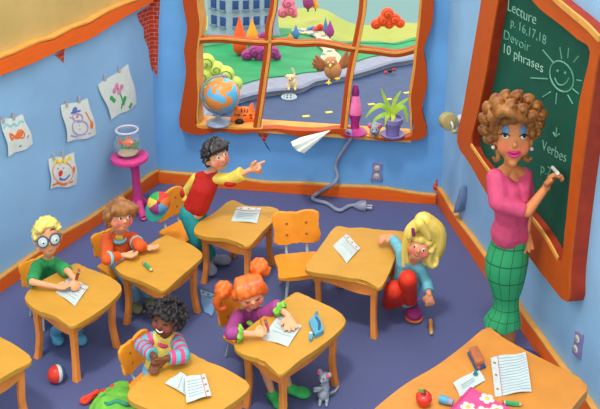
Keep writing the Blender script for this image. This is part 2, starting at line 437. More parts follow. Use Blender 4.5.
desk('school_desk', D3, [(197, 230), (232, 203), (276, 211), (249, 243)], DZ, 'yellow wooden school desk beside the boy standing and pointing', G)
D4 = [(234, 344), (242, 333), (257, 321), (275, 308), (295, 292), (308, 297), (320, 302), (336, 310), (346, 320), (338, 332), (318, 348), (300, 360), (282, 374), (273, 369), (263, 360), (252, 357), (239, 352)]
desk('school_desk', D4, [(238, 344), (295, 295), (343, 321), (281, 371)], DZ, 'yellow wooden school desk of the red haired girl with blue sharpener', G)
D5 = [(305, 267), (314, 255), (325, 240), (336, 226), (349, 228.5), (362, 227), (378, 230), (406, 232), (400, 245), (395, 258), (389, 273), (381, 287), (372, 284), (362, 279), (350, 278), (334, 275), (312, 272)]
desk('school_desk', D5, [(309, 267), (337, 229), (402, 234), (379, 284)], DZ, 'yellow wooden school desk the blonde girl holds on to', G)
D6 = [(127, 394), (134, 385), (143, 377), (152, 371), (167, 363), (186, 351), (203, 360), (222, 367), (240, 377), (250, 385.5), (242, 396), (222, 410), (200, 425), (182, 418), (162, 412), (146, 408), (131, 401)]
desk('school_desk', D6, [(131, 394), (186, 354), (247, 386), (200, 422)], DZ, 'yellow wooden school desk in front of the laughing child in striped sleeves', G)
D7 = [(-64, 358), (-52, 346), (-38, 338), (-18, 329), (-6, 334), (4, 339), (15, 345), (30, 356), (30, 362), (15, 370), (0, 379), (-13, 386), (-25, 396), (-38, 384), (-50, 370)]
desk('school_desk', D7, [(-60, 358), (-18, 332), (27, 360), (-25, 392)], DZ, 'empty yellow school desk cut off by the left edge behind the ball', G)
TZ = .60
DT = [(487, 327), (498, 334), (509, 341), (531, 353), (557, 366), (578, 377), (588, 387), (582, 396), (574, 406), (560, 424), (540, 446), (518, 478), (505, 486), (470, 476), (440, 464), (400, 444), (372, 428), (366, 418), (380, 404), (407, 383), (436, 366), (463, 346)]
desk('teacher_desk', DT, [(487, 331), (583, 388), (508, 480), (372, 419)], TZ, 'large orange teacher desk with apple and papers below the chalkboard', None, 'desk', thick=.055, apron=.12, legw=.06, top_m=desk_t, insetk=.84)

# ================================================================ chairs
def chair(px, py, ang, s, label, zs=.25, lean=.05, c=None):
    """px,py: seat centre in the photo at seat height; ang: facing (degrees, 0 = +x, -90 = toward the camera)."""
    f = V((cos(R(ang)), sin(R(ang)), 0)); r = V((f.y, -f.x, 0)); c = at(px, py, zs*s) if c is None else V((c.x, c.y, zs*s))+f*.03
    t = thing('school_chair', label, 'chair', (c.x, c.y, 0), 'orange school chairs')
    def L(x, y, z): return c+(r*x+f*y)*s+V((0, 0, (z-zs)*s))
    seat = [(-.16, -.14), (-.06, -.15), (.06, -.145), (.16, -.14), (.165, -.05), (.155, .05), (.165, .14), (.06, .155), (-.05, .145), (-.16, .15), (-.155, .04), (-.17, -.06)]
    obj('seat', [(slab(cat([L(x, y, zs) for x, y in seat], 4), (0, 0, -.03*s), .007), chair_o)], t)
    def B(x, z, y=0): return L(x, -.165-lean*(z-.3)/.24+y, z)
    back = [(-.16, .325), (-.08, .318), (0, .328), (.08, .315), (.165, .33), (.155, .40), (.17, .47), (.165, .53), (.09, .545), (.02, .528), (-.07, .545), (-.165, .525), (-.155, .45), (-.172, .39)]
    nb = (B(0, .3, .03)-B(0, .3)).normalized()
    o = obj('backrest', [(slab(cat([B(x, z, .014) for x, z in back], 4), -nb*.028*s, .008), chair_o)], t)
    for x in (-.07, .07):
        for z in (.385, .465): obj('stud', [(cone(B(x, z, .0175), B(x, z, -.018), .010*s, .010*s, 10), stud_m)], o)
    for x in (-.075, .075):
        obj('upright', [(tube([B(x, .42, -.012), B(x, .30, -.012), L(x, -.155, zs), L(x, -.10, zs-.042), L(x, -.02, zs-.045)], .011*s, 8, n=4), chrome)], t)
        for y, k in ((-.10, -.05), (.11, .03)):
            sx = 1 if x > 0 else -1
            obj('leg', [(tube([L(x, y*.4, zs-.045), L(x+.02*sx, y, zs-.045), L(x+.03*sx, y+k*.4, zs-.09), L(x+.045*sx, y+k, .012)], .0115*s, 8, n=4), chrome)], t)
    return t
CH = {}
chair(300, 264, -82, 1.02, 'empty orange chair beside the desk the blonde girl holds')
chair(184, 230, -42, .90, 'orange chair with the colourful cap hung on its back')
# ================================================================ people library
def skin_mat(name, c, blush=(), bc=(240, 120, 110), rad=.03):
    m = mat(name, c, 1.3, rough=.55, noise=.03, scale=20); nt = m.node_tree; N = nt.nodes; L = nt.links
    b = N['Principled BSDF']; prev = b.inputs['Base Color'].links[0].from_socket; tc = [n for n in N if n.bl_idname == 'ShaderNodeTexCoord'][0]
    for p in blush:
        d = N.new('ShaderNodeVectorMath'); d.operation = 'DISTANCE'; d.inputs[1].default_value = p; L.new(tc.outputs['Object'], d.inputs[0])
        mr = N.new('ShaderNodeMapRange'); mr.inputs['From Min'].default_value = rad*.25; mr.inputs['From Max'].default_value = rad; mr.inputs['To Min'].default_value = .75; mr.inputs['To Max'].default_value = 0
        L.new(d.outputs['Value'], mr.inputs['Value'])
        mx = N.new('ShaderNodeMix'); mx.data_type = 'RGBA'; L.new(mr.outputs['Result'], mx.inputs['Factor']); L.new(prev, mx.inputs['A']); mx.inputs['B'].default_value = (*rgb(bc, 1.3), 1)
        prev = mx.outputs['Result']
    L.new(prev, b.inputs['Base Color']); return m
def hair_mat(name, c, hi, rough=.4, scale=14, spec=.4, stretch=(1, 1, .35)):
    return mat(name, c, 1.25, rough=rough, scale=scale, spec=spec, c2=hi, bump=.35, stretch=stretch)

class Head:
    def __init__(s, px, py, Y, wpx, hz=1.15, yaw=0, pitch=0, roll=0, dy=.95):
        s.c = atY(px, py, Y); s.w = wpx/ppm(s.c)
        s.rot = (M.Rotation(R(yaw), 3, 'Z') @ M.Rotation(R(-pitch), 3, 'X') @ M.Rotation(R(roll), 3, 'Y'))
        s.s = V((s.w, s.w*dy, s.w*hz)); s.bvh = None
    def p(s, x, y, z): return s.c + s.rot @ V((x*s.s.x, y*s.s.y, z*s.s.z))
    def el(s, bm, x, y, z, rx, ry=None, rz=None, sub=3):
        ry = rx if ry is None else ry; rz = rx if rz is None else rz
        ball(s.p(x, y, z), (rx*s.s.x, ry*s.s.y, rz*s.s.z), s.rot, sub, bm)
    def build(s, bm, ears=True, jaw=.62, chin=.0, nose=.13, long=1.0):
        s.el(bm, 0, .08, .18, .96, .95, .86)
        s.el(bm, 0, -.1, -.12, .90, .86, .80)
        s.el(bm, 0, -.16, -.52*long, jaw, .66, .50)
        if chin: s.el(bm, 0, -.45, -.9*long, chin, chin, chin*.8)
        for k in (-1, 1): s.el(bm, k*.46, -.42, -.28, .42, .42, .40)
        s.el(bm, 0, -1.0, -.17, nose, nose*1.2, nose)
        if ears:
            for k in (-1, 1): s.el(bm, k*.97, .05, -.10, .16, .22, .27)
    def hit(s, u, v):
        o = s.c + s.rot @ V((u*s.s.x, -4*s.s.y, v*s.s.z)); d = s.rot @ V((0, 1, 0))
        p, n, i, dist = s.bvh.ray_cast(o, d)
        return (p, n) if p is not None else (s.p(u, -.9, v), -d)
    def eye(s, u, v, rx, rz, root, white_m, pup=.45, look=(0, -.1), lid=None, col=None):
        p, n = s.hit(u, v); w = s.w
        q = V((0, -1, 0)).rotation_difference(n).to_matrix() @ M.Identity(3)
        fwd = s.rot @ V((0, -1, 0)); q = fwd.rotation_difference(n).to_matrix() @ s.rot
        e = obj('eye', [(ball(p+n*.0, (rx*w, .07*w, rz*w), q, 3), white_m)], root)
        pc = p + q @ V((look[0]*rx*w, -.05*w, look[1]*rz*w))
        obj('pupil', [(ball(pc, (rx*pup*w, .045*w, rz*pup*w*1.1), q, 2), col or black)], e)
        if lid: obj('eyelid', [(ball(p+q @ V((0, .005*w, rz*w*.55)), (rx*1.12*w, .10*w, rz*.85*w), q, 3), lid)], root)
    def line(s, pts, r, lift=.02, bm=None, taper=True, n=3):
        P = []
        for u, v in pts:
            p, nn = s.hit(u, v); P.append(p+nn*lift*s.w)
        k = len(P); rr = [r*s.w*((.45+.55*sin(pi*i/(k-1))) if taper else 1) for i in range(k)]
        return tube(P, rr, 8, bm, n=n)
    def spike(s, bm, pts, r0, r1):
        P = cat([s.p(*p) for p in pts], 4, False); k = len(P)
        chain(bm, P, [(r0+(r1-r0)*i/(k-1))*s.w for i in range(k)])

def hand(bm, wrist, d, side, size, curl=.5, thumb=1, spread=.25, curls=None, pinch=0.0, fr=None):
    """wrist->fingers direction d; side = direction from little finger to thumb edge; back of hand = side x d * thumb."""
    d = V(d).normalized(); side = V(side); side = (side-d*side.dot(d)).normalized(); up = d.cross(side)*(-thumb)
    w = V(wrist); fr = fr or size*.085
    pc = w+d*size*.28
    q = M((side, d, up)).transposed()
    ball(pc, (size*.24, size*.30, size*.13), q, 2, bm)
    ball(w, size*.16, bm=bm)
    L4 = (.36, .46, .50, .44)
    for i in range(4):
        a = (i-1.5)/1.5                         # -1 little ... +1 index
        b = w+d*size*(.46-.03*abs(a))+side*(a*size*.18)
        dd = (d+side*(a*spread)).normalized(); c = (curls[i] if curls else curl)
        pts = [b]; ang = 0
        for k, f in enumerate((.45, .32, .25)):
            ang += c*(.6 if k == 0 else .75); step = dd*cos(ang)-up*sin(ang)
            pts.append(pts[-1]+step*L4[i]*size*f)
        chain(bm, [w+d*size*.3+side*(a*size*.12)]+pts, [fr*1.1, fr*1.08, fr, fr*.93, fr*.82])
    b = w+d*size*.16+side*size*.16
    t1 = (d*.55+side*.85-up*(.15+pinch)).normalized(); t2 = (d*.85+side*(.45-pinch)-up*(.2+pinch)).normalized()
    chain(bm, [b, b+t1*size*.2, b+t1*size*.2+t2*size*.22], [fr*1.35, fr*1.15, fr*.9])

def stripes(me, line, rad, period, a, b, phase=0.0):
    """assign two materials to a mesh in bands along a polyline; returns list for obj()."""
    bm = bm_of(me, True); L = [V(p) for p in line]; A = bmesh.new; fa = []; fb = []
    acc = [0]
    for i in range(1, len(L)): acc.append(acc[-1]+(L[i]-L[i-1]).length)
    for f in bm.faces:
        c = f.calc_center_median(); best = (1e9, 0)
        for i in range(1, len(L)):
            d = L[i]-L[i-1]; t = max(-.3 if i == 1 else 0, min(1.3 if i == len(L)-1 else 1, (c-L[i-1]).dot(d)/d.length_squared)); q = L[i-1]+d*t; dist = (q-c).length
            if dist < best[0]: best = (dist, acc[i-1]+t*d.length)
        (fa if int((best[1]+phase)/period+100) % 2 == 0 else fb).append(f.index)
    b2 = bm.copy(); bm.faces.ensure_lookup_table(); b2.faces.ensure_lookup_table()
    bmesh.ops.delete(bm, geom=[bm.faces[i] for i in fb], context='FACES'); bmesh.ops.delete(b2, geom=[b2.faces[i] for i in fa], context='FACES')
    return [(bm, a), (b2, b)]
def loose_ball(c, r, rnd, n, k=.75, rr=.35):
    pass
def curls(bm, h, n, rad, dist, cond, rnd, jit=.12, sub=2):
    """spread curls over the scalp (fibonacci directions filtered by cond(x,y,z))."""
    for i in range(n):
        z = 1-2*(i+.5)/n; a = i*2.399963; r = sqrt(1-z*z); x, y = r*cos(a), r*sin(a)
        if not cond(x, y, z): continue
        d = dist*(1+rnd.uniform(-jit, jit)); rr = rad*rnd.uniform(.8, 1.2)*h.w
        ball(h.p(x*d, y*d, z*d), rr, sub=sub, bm=bm)
VOX = .0058
rnd = random.Random(3)
eye_w = mat('eye_white', (248, 248, 244), 1.3, rough=.3)
dark_line = mat('dark_line', (70, 34, 24), 1.2)
lip_red = mat('lip_line', (170, 60, 50), 1.2)
def person(label, foot, sk):
    return thing('person', label, 'person', foot, None)
def loc_of(h, root, u, v):
    p, n = h.hit(u, v); return p-V(root.location)
def body_done(bm, name, root, skc, h, cheeks=.5, cz=-.33, rad=.42, bc=(238, 112, 104), key=''):
    me = remesh(bm, VOX, 2); b = bm_of(me); h.bvh = BVHTree.FromBMesh(b)
    cl = [loc_of(h, root, k*cheeks, cz) for k in (-1, 1)]
    sm = skin_mat('skin_'+key, skc, cl, bc, rad*h.w)
    b.free(); obj('body', [(me, sm)], root, angle=180); return sm
def cloth(name, bm, m, root, vox=.0065, sm=4):
    return obj(name, [(remesh(bm, vox, sm), m)], root, angle=180)
def shoe(bm, heel, d, ln, wd, ht):
    d = V((d[0], d[1], 0)).normalized(); s = V((-d.y, d.x, 0)); heel = V((heel[0], heel[1], 0))
    q = M((s, d, V((0, 0, 1)))).transposed()
    ball(heel+d*ln*.22+V((0, 0, ht*.5)), (wd*.42, ln*.26, ht*.5), q, 3, bm)
    ball(heel+d*ln*.66+V((0, 0, ht*.42)), (wd*.52, ln*.36, ht*.42), q, 3, bm)
    ball(heel+d*ln*.45+V((0, 0, ht*.4)), (wd*.42, ln*.36, ht*.4), q, 3, bm)
def torso(bm, neck, sl, sr, chest, waist, hip, r):
    """r: neck, shoulder, chest, waist, hip radii; chest etc. as side-by-side chains for an oval section."""
    ax = (sr-sl).normalized()
    for k in (-1, 1):
        s = sl if k < 0 else sr
        chain(bm, [neck, neck.lerp(s, .55)-V((0, 0, .004)), s], [r[0], r[1]*1.0, r[1]])
        chain(bm, [s, chest+ax*k*r[2]*.42, waist+ax*k*r[3]*.38, hip+ax*k*r[4]*.38], [r[1], r[2], r[3], r[4]])
    chain(bm, [neck, chest, waist, hip], [r[0], r[2]*1.05, r[3], r[4]])

# ---------------------------------------------------------------- boy with round glasses
Y = 5.38
root = person('blond curly boy in green shirt and round glasses, writing at his desk', at(48, 300, 0)*1, None)
h = Head(47.5, 237, Y-.04, 12.6, 1.42, yaw=22, pitch=14, roll=-3)
bm = bmesh.new(); h.build(bm, nose=.16, jaw=.6)
neck = atY(48, 258, Y+.02); hip = atY(46, 296, Y+.06); chest = atY(47, 272, Y+.06); waist = atY(46, 285, Y+.06)
sl, sr = atY(37, 267, Y-.06), atY(59, 266, Y-.01)
eL, eR = at(32, 282, DZ+.06), at(69, 272, DZ+.065)
wL, wR = at(55, 286.5, DZ+.034), at(75.5, 280, DZ+.05)
hip.z = .25; waist.z = max(waist.z, .29); chair(0, 0, -50, .74, 'orange chair the boy in round glasses sits on', c=hip)
torso(bm, neck, sl, sr, chest, waist, hip, (.030, .034, .055, .055, .06))
chain(bm, [h.p(0, .1, -.6), neck], .032)
chain(bm, [sl, eL, wL], [.028, .022, .017]); chain(bm, [sr, eR, wR], [.028, .022, .017])
hand(bm, wL, (1, -.05, -.05), (.1, 1, 0), .10, .25, thumb=1)
hand(bm, wR, (.25, -.6, -.1), (-.8, -.2, .5), .10, 1.0, thumb=1, pinch=.3)
kl, kr = atY(60, 300, Y-.36), atY(76, 303, Y-.30); kl.z = kr.z = .25
fl, fr_ = at(55, 332, .05), at(78, 332, .05)
chain(bm, [hip, kl, fl], [.05, .036, .024]); chain(bm, [hip, kr, fr_], [.05, .036, .024])
sk = body_done(bm, 'body', root, (240, 172, 128), h, key='glasses')
grn = mat('green_shirt', (50, 160, 92), 1.3, noise=.08)
bm = bmesh.new(); torso(bm, neck-V((0, 0, .012)), sl, sr, chest, waist, hip, (.036, .044, .060, .060, .057))
chain(bm, [sl, sl.lerp(eL, .95)], [.045, .040], (True, False)); chain(bm, [sr, sr.lerp(eR, .8)], [.045, .042], (True, False))
cloth('shirt', bm, grn, root)
bm = bmesh.new(); jean = mat('blue_jeans', (110, 186, 214), 1.2)
chain(bm, [hip+V((-.03, 0, 0)), kl, fl.lerp(kl, .15)], [.055, .044, .038]); chain(bm, [hip+V((.03, 0, 0)), kr, fr_.lerp(kr, .15)], [.055, .044, .038]); cloth('trousers', bm, jean, root)
for f in (fl, fr_):
    bm = bmesh.new(); shoe(bm, (f.x-.02, f.y+.03), (.5, -.8), .15, .075, .07); cloth('shoe', bm, mat('blue_shoe', (92, 178, 212), 1.2), root)
bm = bmesh.new()
curls(bm, h, 190, .235, .98, lambda x, y, z: (z > .5 and y > -.75) or (z > .05 and y > .15) or (z > .15 and abs(x) > .8 and y > -.35) or (y > .45 and z > -.45), rnd, .12)
for i in range(34):
    a = rnd.uniform(0, 2*pi); z = rnd.uniform(.25, 1); r = sqrt(1-z*z); x, y = r*cos(a), r*sin(a)
    if y < -.55 and z < .6: continue
    h.spike(bm, [(x, y, z), (x*1.2, y*1.2, z*1.18), (x*1.32+.06, y*1.3, z*1.22)], .15, .04)
obj('hair', [(remesh(bm, .0055, 1), hair_mat('hair_blond', (238, 206, 84), (250, 232, 140), scale=30))], root, angle=180)
gl = mat('glasses_frame', (72, 88, 108), 1.2, rough=.35); lens = mat('glasses_lens', (196, 218, 222), 1.3, rough=.15, spec=.6)
fwd = h.rot @ V((0, -1, 0))
gp = obj('glasses', [(tube([h.p(-.12, -1.08, .02), h.p(0, -1.14, .06), h.p(.12, -1.1, .02)], .005, 8), gl)], root)
for k in (-1, 1):
    c = h.p(k*.46, -1.06, -.02)
    q = h.rot @ M.Rotation(R(k*14), 3, 'Z'); nn = q @ V((0, -1, 0))
    ring = [c+q @ V((cos(2*pi*i/24)*.40*h.w, 0, sin(2*pi*i/24)*.44*h.w)) for i in range(25)]
    obj('lens', [(lathe([(.37*h.w, -.004), (.37*h.w, .003), (.2*h.w, .006), (.001, .007)], c, 24, nn), lens), (tube(ring, .0055, 8, cap=False), gl)], gp)
    obj('pupil', [(ball(c+nn*.008+q @ V((.03*h.w, 0, -.05*h.w)), (.13*h.w, .004, .16*h.w), q), eye_w), (ball(c+nn*.011+q @ V((.05*h.w, 0, -.06*h.w)), (.07*h.w, .004, .08*h.w), q), black)], gp)
    obj('temple', [(tube([h.p(k*.86, -.95, 0), h.p(k*1.02, -.4, .02), h.p(k*1.02, .05, .05)], .005, 8), gl)], gp)
obj('mouth', [(h.line([(-.16, -.62), (.02, -.66), (.2, -.60)], .035), lip_red)], root)
bm = h.line([(-.6, .42), (-.4, .5), (-.2, .44)], .05); h.line([(.2, .44), (.4, .5), (.6, .42)], .05, bm=bm); obj('eyebrows', [(bm, dark_line)], root)

# ---------------------------------------------------------------- boy in the orange sweatshirt
Y = 5.77
root = person('brown haired boy in orange sweatshirt with blue collar looking right', at(117, 262, 0), None)
h = Head(120, 216.5, Y-.05, 12.8, 1.12, yaw=36, pitch=12, roll=8)
bm = bmesh.new(); h.build(bm, jaw=.66, nose=.14)
neck = atY(120, 233, Y); chest = atY(120, 247, Y); waist = atY(119, 258, Y+.02); hip = atY(117, 268, Y+.05)
sl, sr = atY(107, 240, Y), atY(133, 239, Y)
eL, eR = at(107, 259, DZ+.06), at(140, 246, DZ+.065)
wL, wR = at(124, 255, DZ+.034), at(146, 247, DZ+.034)
hip.z = .25; waist.z = max(waist.z, .29); chair(0, 0, -48, .74, 'orange chair behind the boy in the orange sweatshirt', c=hip)
torso(bm, neck, sl, sr, chest, waist, hip, (.030, .036, .062, .06, .06)); chain(bm, [h.p(0, .1, -.6), neck], .034)
chain(bm, [sl, eL, wL], [.03, .024, .018]); chain(bm, [sr, eR, wR], [.03, .024, .018])
hand(bm, wL, (1, -.15, -.02), (.1, 1, 0), .105, .35); hand(bm, wR, (1, -.15, -.02), (-.1, -1, 0), .10, .3, thumb=-1)
kl, kr = atY(131, 276, Y-.32), atY(143, 276, Y-.26); kl.z = kr.z = .25
fl, fr_ = at(135, 300, .05), at(149, 296, .05)
chain(bm, [hip, kl, fl], [.05, .036, .024]); chain(bm, [hip, kr, fr_], [.05, .036, .024])
sk = body_done(bm, 'body', root, (243, 176, 132), h, .5, -.3, .5, key='orange', bc=(236, 96, 96))
orng = mat('orange_sweatshirt', (244, 98, 32), 1.35); lblue = mat('light_blue_trim', (130, 204, 226), 1.3)
bm = bmesh.new(); torso(bm, neck-V((0, 0, .014)), sl, sr, chest, waist, hip, (.040, .047, .072, .068, .058))
chain(bm, [sl, eL, eL.lerp(wL, .72)], [.048, .042, .034], (True, False)); chain(bm, [sr, eR, eR.lerp(wR, .7)], [.048, .042, .034], (True, False))
sh = cloth('sweatshirt', bm, orng, root)
bm = bmesh.new()
nk = neck+V((0, 0, .004)); tube([nk+V((cos(a)*.060, sin(a)*.056-.004, -.012-.035*max(0, -sin(a)))) for a in [2*pi*i/20 for i in range(21)]], .014, 8, bm, cap=False)
obj('collar', [(bm, lblue)], sh)
for s, e, w_ in ((sl, eL, wL), (sr, eR, wR)):
    p = e.lerp(w_, .12) if s is sl else s.lerp(e, .55); d = (w_-e).normalized() if s is sl else (e-s).normalized()
    obj('sleeve_band', [(lathe([(.046, -.009), (.049, -.004), (.049, .004), (.046, .009)], p, 20, d), lblue)], sh)
obj('undershirt', [(ball(neck+V((0, -.03, -.02)), (.035, .02, .03)), mat('yellow_shirt', (244, 214, 84), 1.3))], root)
bm = bmesh.new()
chain(bm, [hip+V((-.03, 0, 0)), kl, fl.lerp(kl, .12)], [.055, .044, .037]); chain(bm, [hip+V((.03, 0, 0)), kr, fr_.lerp(kr, .12)], [.055, .044, .037]); cloth('trousers', bm, mat('pale_jeans', (140, 196, 216), 1.2), root)
for f in (fl, fr_):
    bm = bmesh.new(); shoe(bm, (f.x-.01, f.y+.03), (.3, -.9), .16, .085, .08); cloth('shoe', bm, mat('khaki_shoe', (138, 142, 102), 1.2), root)
bm = bmesh.new()
curls(bm, h, 150, .36, .98, lambda x, y, z: (z > .55) or (z > .0 and y > .0) or (y > .4 and z > -.5) or (z > .0 and abs(x) > .82 and y > -.3), rnd, .08)
for i in range(16):
    u = -1.05+2.1*i/15; top = .95-.25*abs(u)
    h.spike(bm, [(u*.7, -.55, top+.1), (u*.95, -1.02, .66), (u*1.02+.05, -1.10+.3*u*u, .36-.1*rnd.random())], .27, .09)
for i in range(30):
    a = rnd.uniform(0, 2*pi); z = rnd.uniform(-.3, .9); r = sqrt(1-z*z); x, y = r*cos(a), r*sin(a)
    if y < -.2 and z < .55: continue
    h.spike(bm, [(x, y, z), (x*1.25, y*1.25, z*1.2), (x*1.45, y*1.42, z*1.18-.12)], .22, .05)
obj('hair', [(remesh(bm, .006, 1), hair_mat('hair_brown', (136, 84, 42), (186, 130, 72), scale=26))], root, angle=180)
for k in (-1, 1): h.eye(k*.34, .06, .13, .17, root, eye_w, .6, (.2, .0))
obj('mouth', [(h.line([(-.1, -.6), (.03, -.57), (.16, -.61)], .035), lip_red)], root)

# ---------------------------------------------------------------- standing boy who points
Y = 6.02
root = person('black haired boy in red vest and teal trousers standing and pointing right', at(206, 268, 0), None)
h = Head(216.5, 156, Y-.03, 11.8, 1.25, yaw=38, pitch=12, roll=-9)
bm = bmesh.new(); h.build(bm, jaw=.66, nose=.15)
neck = atY(211, 172, Y); chest = atY(204, 189, Y); waist = atY(198, 203, Y+.01); hip = atY(193, 213, Y+.02)
sl, sr = atY(196, 179, Y+.05), atY(216, 178, Y-.03)
eL, eR = atY(186, 193, Y+.10), atY(231, 179, Y-.05); wL, wR = atY(186, 205, Y+.06), atY(250, 170, Y-.08)
torso(bm, neck, sl, sr, chest, waist, hip, (.028, .032, .060, .058, .062)); chain(bm, [h.p(0, .1, -.6), neck], .03)
chain(bm, [sl, eL, wL], [.03, .024, .018]); chain(bm, [sr, eR, wR], [.03, .026, .018])
hand(bm, wR, (1, -.1, .30), (-.3, 0, 1), .14, 1.1, thumb=1, curls=[1.5, 1.45, 1.35, .04])
hand(bm, wL, (-.1, .1, -1), (1, .2, 0), .09, .5)
kn1, an1 = atY(198, 240, Y-.05), atY(208, 262.5, Y+.04); kn2, an2 = atY(200, 236, Y+.12), atY(212, 260, Y+.10)
an1.z = .07; an2.z = .07
chain(bm, [hip+V((-.03, 0, 0)), kn1, an1], [.05, .038, .026]); chain(bm, [hip+V((.03, .03, 0)), kn2, an2], [.05, .038, .026])
sk = body_done(bm, 'body', root, (243, 176, 134), h, .5, -.28, .45, key='pointing', bc=(236, 100, 100))
yel_s = mat('yellow_shirt2', (246, 220, 96), 1.3); red_v = mat('red_vest', (196, 36, 28), 1.3); teal = mat('teal_trousers', (34, 148, 152), 1.2)
bm = bmesh.new(); chain(bm, [neck.lerp(sr, .55), sr, eR, eR.lerp(wR, .62)], [.038, .044, .044, .054], (True, False))
chain(bm, [neck.lerp(sl, .55), sl, eL, eL.lerp(wL, .7)], [.036, .044, .040, .034], (True, False)); s_ = cloth('shirt', bm, yel_s, root)
for p, r3 in ((eR+V((-.005, -.035, -.022)), (.045, .018, .024)), (eL+V((-.02, -.03, .01)), (.022, .02, .04))):
    obj('elbow_patch', [(ball(p, r3), red_v)], s_)
bm = bmesh.new(); torso(bm, neck-V((0, 0, .02)), sl.lerp(neck, .25), sr.lerp(neck, .25), chest, waist, waist.lerp(hip, .35), (.036, .044, .072, .074, .076)); cloth('vest', bm, red_v, root)
bm = bmesh.new(); chain(bm, [hip+V((-.028, 0, 0)), kn1, an1.lerp(kn1, .1)], [.078, .062, .045]); chain(bm, [hip+V((.03, .03, 0)), kn2, an2.lerp(kn2, .1)], [.074, .06, .045])
chain(bm, [waist.lerp(hip, .6), hip], [.066, .076]); cloth('trousers', bm, teal, root)
for f, d in ((an1, (.25, -.8)), (an2, (1, -.15))):
    bm = bmesh.new(); shoe(bm, (f.x-d[0]*.04, f.y-d[1]*.04), d, .19, .095, .09); cloth('shoe', bm, mat('grey_shoe', (158, 168, 190), 1.4), root)
bm = bmesh.new()
curls(bm, h, 170, .25, 1.04, lambda x, y, z: (z > .42 and y > -.8) or (z > -.1 and y > .1) or (y > .45 and z > -.6) or (z > .0 and abs(x) > .8 and y > -.3), rnd, .16)
for i in range(60):
    a = rnd.uniform(0, 2*pi); z = rnd.uniform(-.1, 1); r = sqrt(1-z*z); x, y = r*cos(a), r*sin(a)
    if y < -.35 and z < .55: continue
    h.spike(bm, [(x*.95, y*.95, z*.95), (x*1.28, y*1.28, z*1.22), (x*1.45+rnd.uniform(-.2, .2), y*1.4, z*1.32+rnd.uniform(-.15, .15))], .17, .05)
for i in range(7):
    u = -.8+1.5*i/6; h.spike(bm, [(u*.8, -.6, .85), (u, -1.02, .66), (u+.1, -1.08+.25*u*u, .42-.08*rnd.random())], .18, .05)
obj('hair', [(remesh(bm, .0055, 1), hair_mat('hair_black', (26, 20, 22), (50, 44, 50), rough=.35, spec=.5, scale=30))], root, angle=180)
for k in (-1, 1): h.eye(k*.34, .08, .14, .19, root, eye_w, .55, (.25, -.05))
obj('mouth', [(h.line([(-.28, -.5), (-.05, -.62), (.2, -.6), (.38, -.46)], .035), lip_red)], root)
obj('tongue', [(ball(h.hit(-.2, -.56)[0], (.12*h.w, .06*h.w, .07*h.w), h.rot), mat('tongue_pink', (226, 120, 150), 1.3))], root)
bm = h.line([(-.52, .4), (-.34, .5), (-.16, .42)], .045); h.line([(.16, .42), (.34, .52), (.52, .42)], .045, bm=bm); obj('eyebrows', [(bm, black)], root)
# ---------------------------------------------------------------- red haired girl
Y = 4.99
root = person('red haired girl with pigtails in purple sweater writing with eyes closed', at(248, 352, 0), None)
h = Head(250.5, 294.5, Y-.06, 13.6, 1.02, yaw=14, pitch=4, roll=-9)
bm = bmesh.new(); h.build(bm, jaw=.68, nose=.12)
neck = atY(251, 311, Y-.02); chest = atY(250, 325, Y); waist = atY(247, 340, Y+.02); hip = atY(244, 354, Y+.04)
sl, sr = atY(238, 317, Y-.08), atY(265, 314, Y-.12)
eL, eR = atY(233, 335, Y-.06), atY(279, 305, Y-.05)
eL = at(231, 333, DZ+.055); eR = at(277, 306, DZ+.06)
wL, wR = at(254, 334, DZ+.045), at(289, 316, DZ+.036)
hip.z = .24; waist.z = max(waist.z, .265); chest.z = max(chest.z, .30); chair(0, 0, -42, .72, 'orange chair the red haired girl sits on', c=hip)
torso(bm, neck, sl, sr, chest, waist, hip, (.028, .034, .058, .058, .062)); chain(bm, [h.p(0, .1, -.6), neck], .032)
chain(bm, [sl, eL, wL], [.03, .024, .017]); chain(bm, [sr, eR, wR], [.03, .024, .017])
hand(bm, wL, (.9, .25, -.05), (-.3, .8, .5), .10, .9, pinch=.25); hand(bm, wR, (.15, -1, -.1), (-1, -.1, 0), .125, .12, thumb=1, spread=.35)
kl, kr = atY(262, 356, Y-.34), atY(280, 352, Y-.30); kl.z = kr.z = .245
fl, fr_ = at(272, 392, .05), at(289, 386, .05)
chain(bm, [hip, kl, fl], [.05, .034, .021]); chain(bm, [hip, kr, fr_], [.05, .034, .021])
sk = body_done(bm, 'body', root, (246, 178, 136), h, .5, -.3, .5, key='redhair', bc=(240, 104, 96))
purp = mat('purple_sweater', (168, 72, 146), 1.3); lime = mat('lime_ruffle', (138, 216, 78), 1.35)
bm = bmesh.new(); torso(bm, neck-V((0, 0, .016)), sl, sr, chest, waist, hip, (.038, .045, .070, .068, .058))
chain(bm, [sl, eL, eL.lerp(wL, .35)], [.046, .042, .036], (True, False)); chain(bm, [sr, eR, eR.lerp(wR, .25)], [.046, .041, .036], (True, False)); sw = cloth('sweater', bm, purp, root)
def ruffle(c, ax, r, wv, n, m, th=.012):
    x, y = frame_of(V(ax)); rings = []
    for rr, hh in ((r*.62, th), (r, 0), (r*1.0, -th*.8), (r*.6, -th*.2)):
        ring = []
        for i in range(n*8):
            a = 2*pi*i/(n*8); q = rr*(1+wv*cos(a*n)) if rr > r*.7 else rr
            ring.append(V(c)+(x*cos(a)+y*sin(a))*q+V(ax).normalized()*(hh+.25*th*sin(a*n)))
        rings.append(ring)
    bm = bmesh.new(); vs = [[bm.verts.new(p) for p in rg] for rg in rings]; k = n*8
    for i in range(4):
        for j in range(k): bm.faces.new([vs[i][j], vs[i][(j+1) % k], vs[(i+1) % 4][(j+1) % k], vs[(i+1) % 4][j]])
    bmesh.ops.recalc_face_normals(bm, faces=bm.faces); return bm
obj('collar', [(ruffle(neck-V((0, .008, .012)), V((.05, -.35, 1)), .078, .10, 8, lime), lime)], sw)
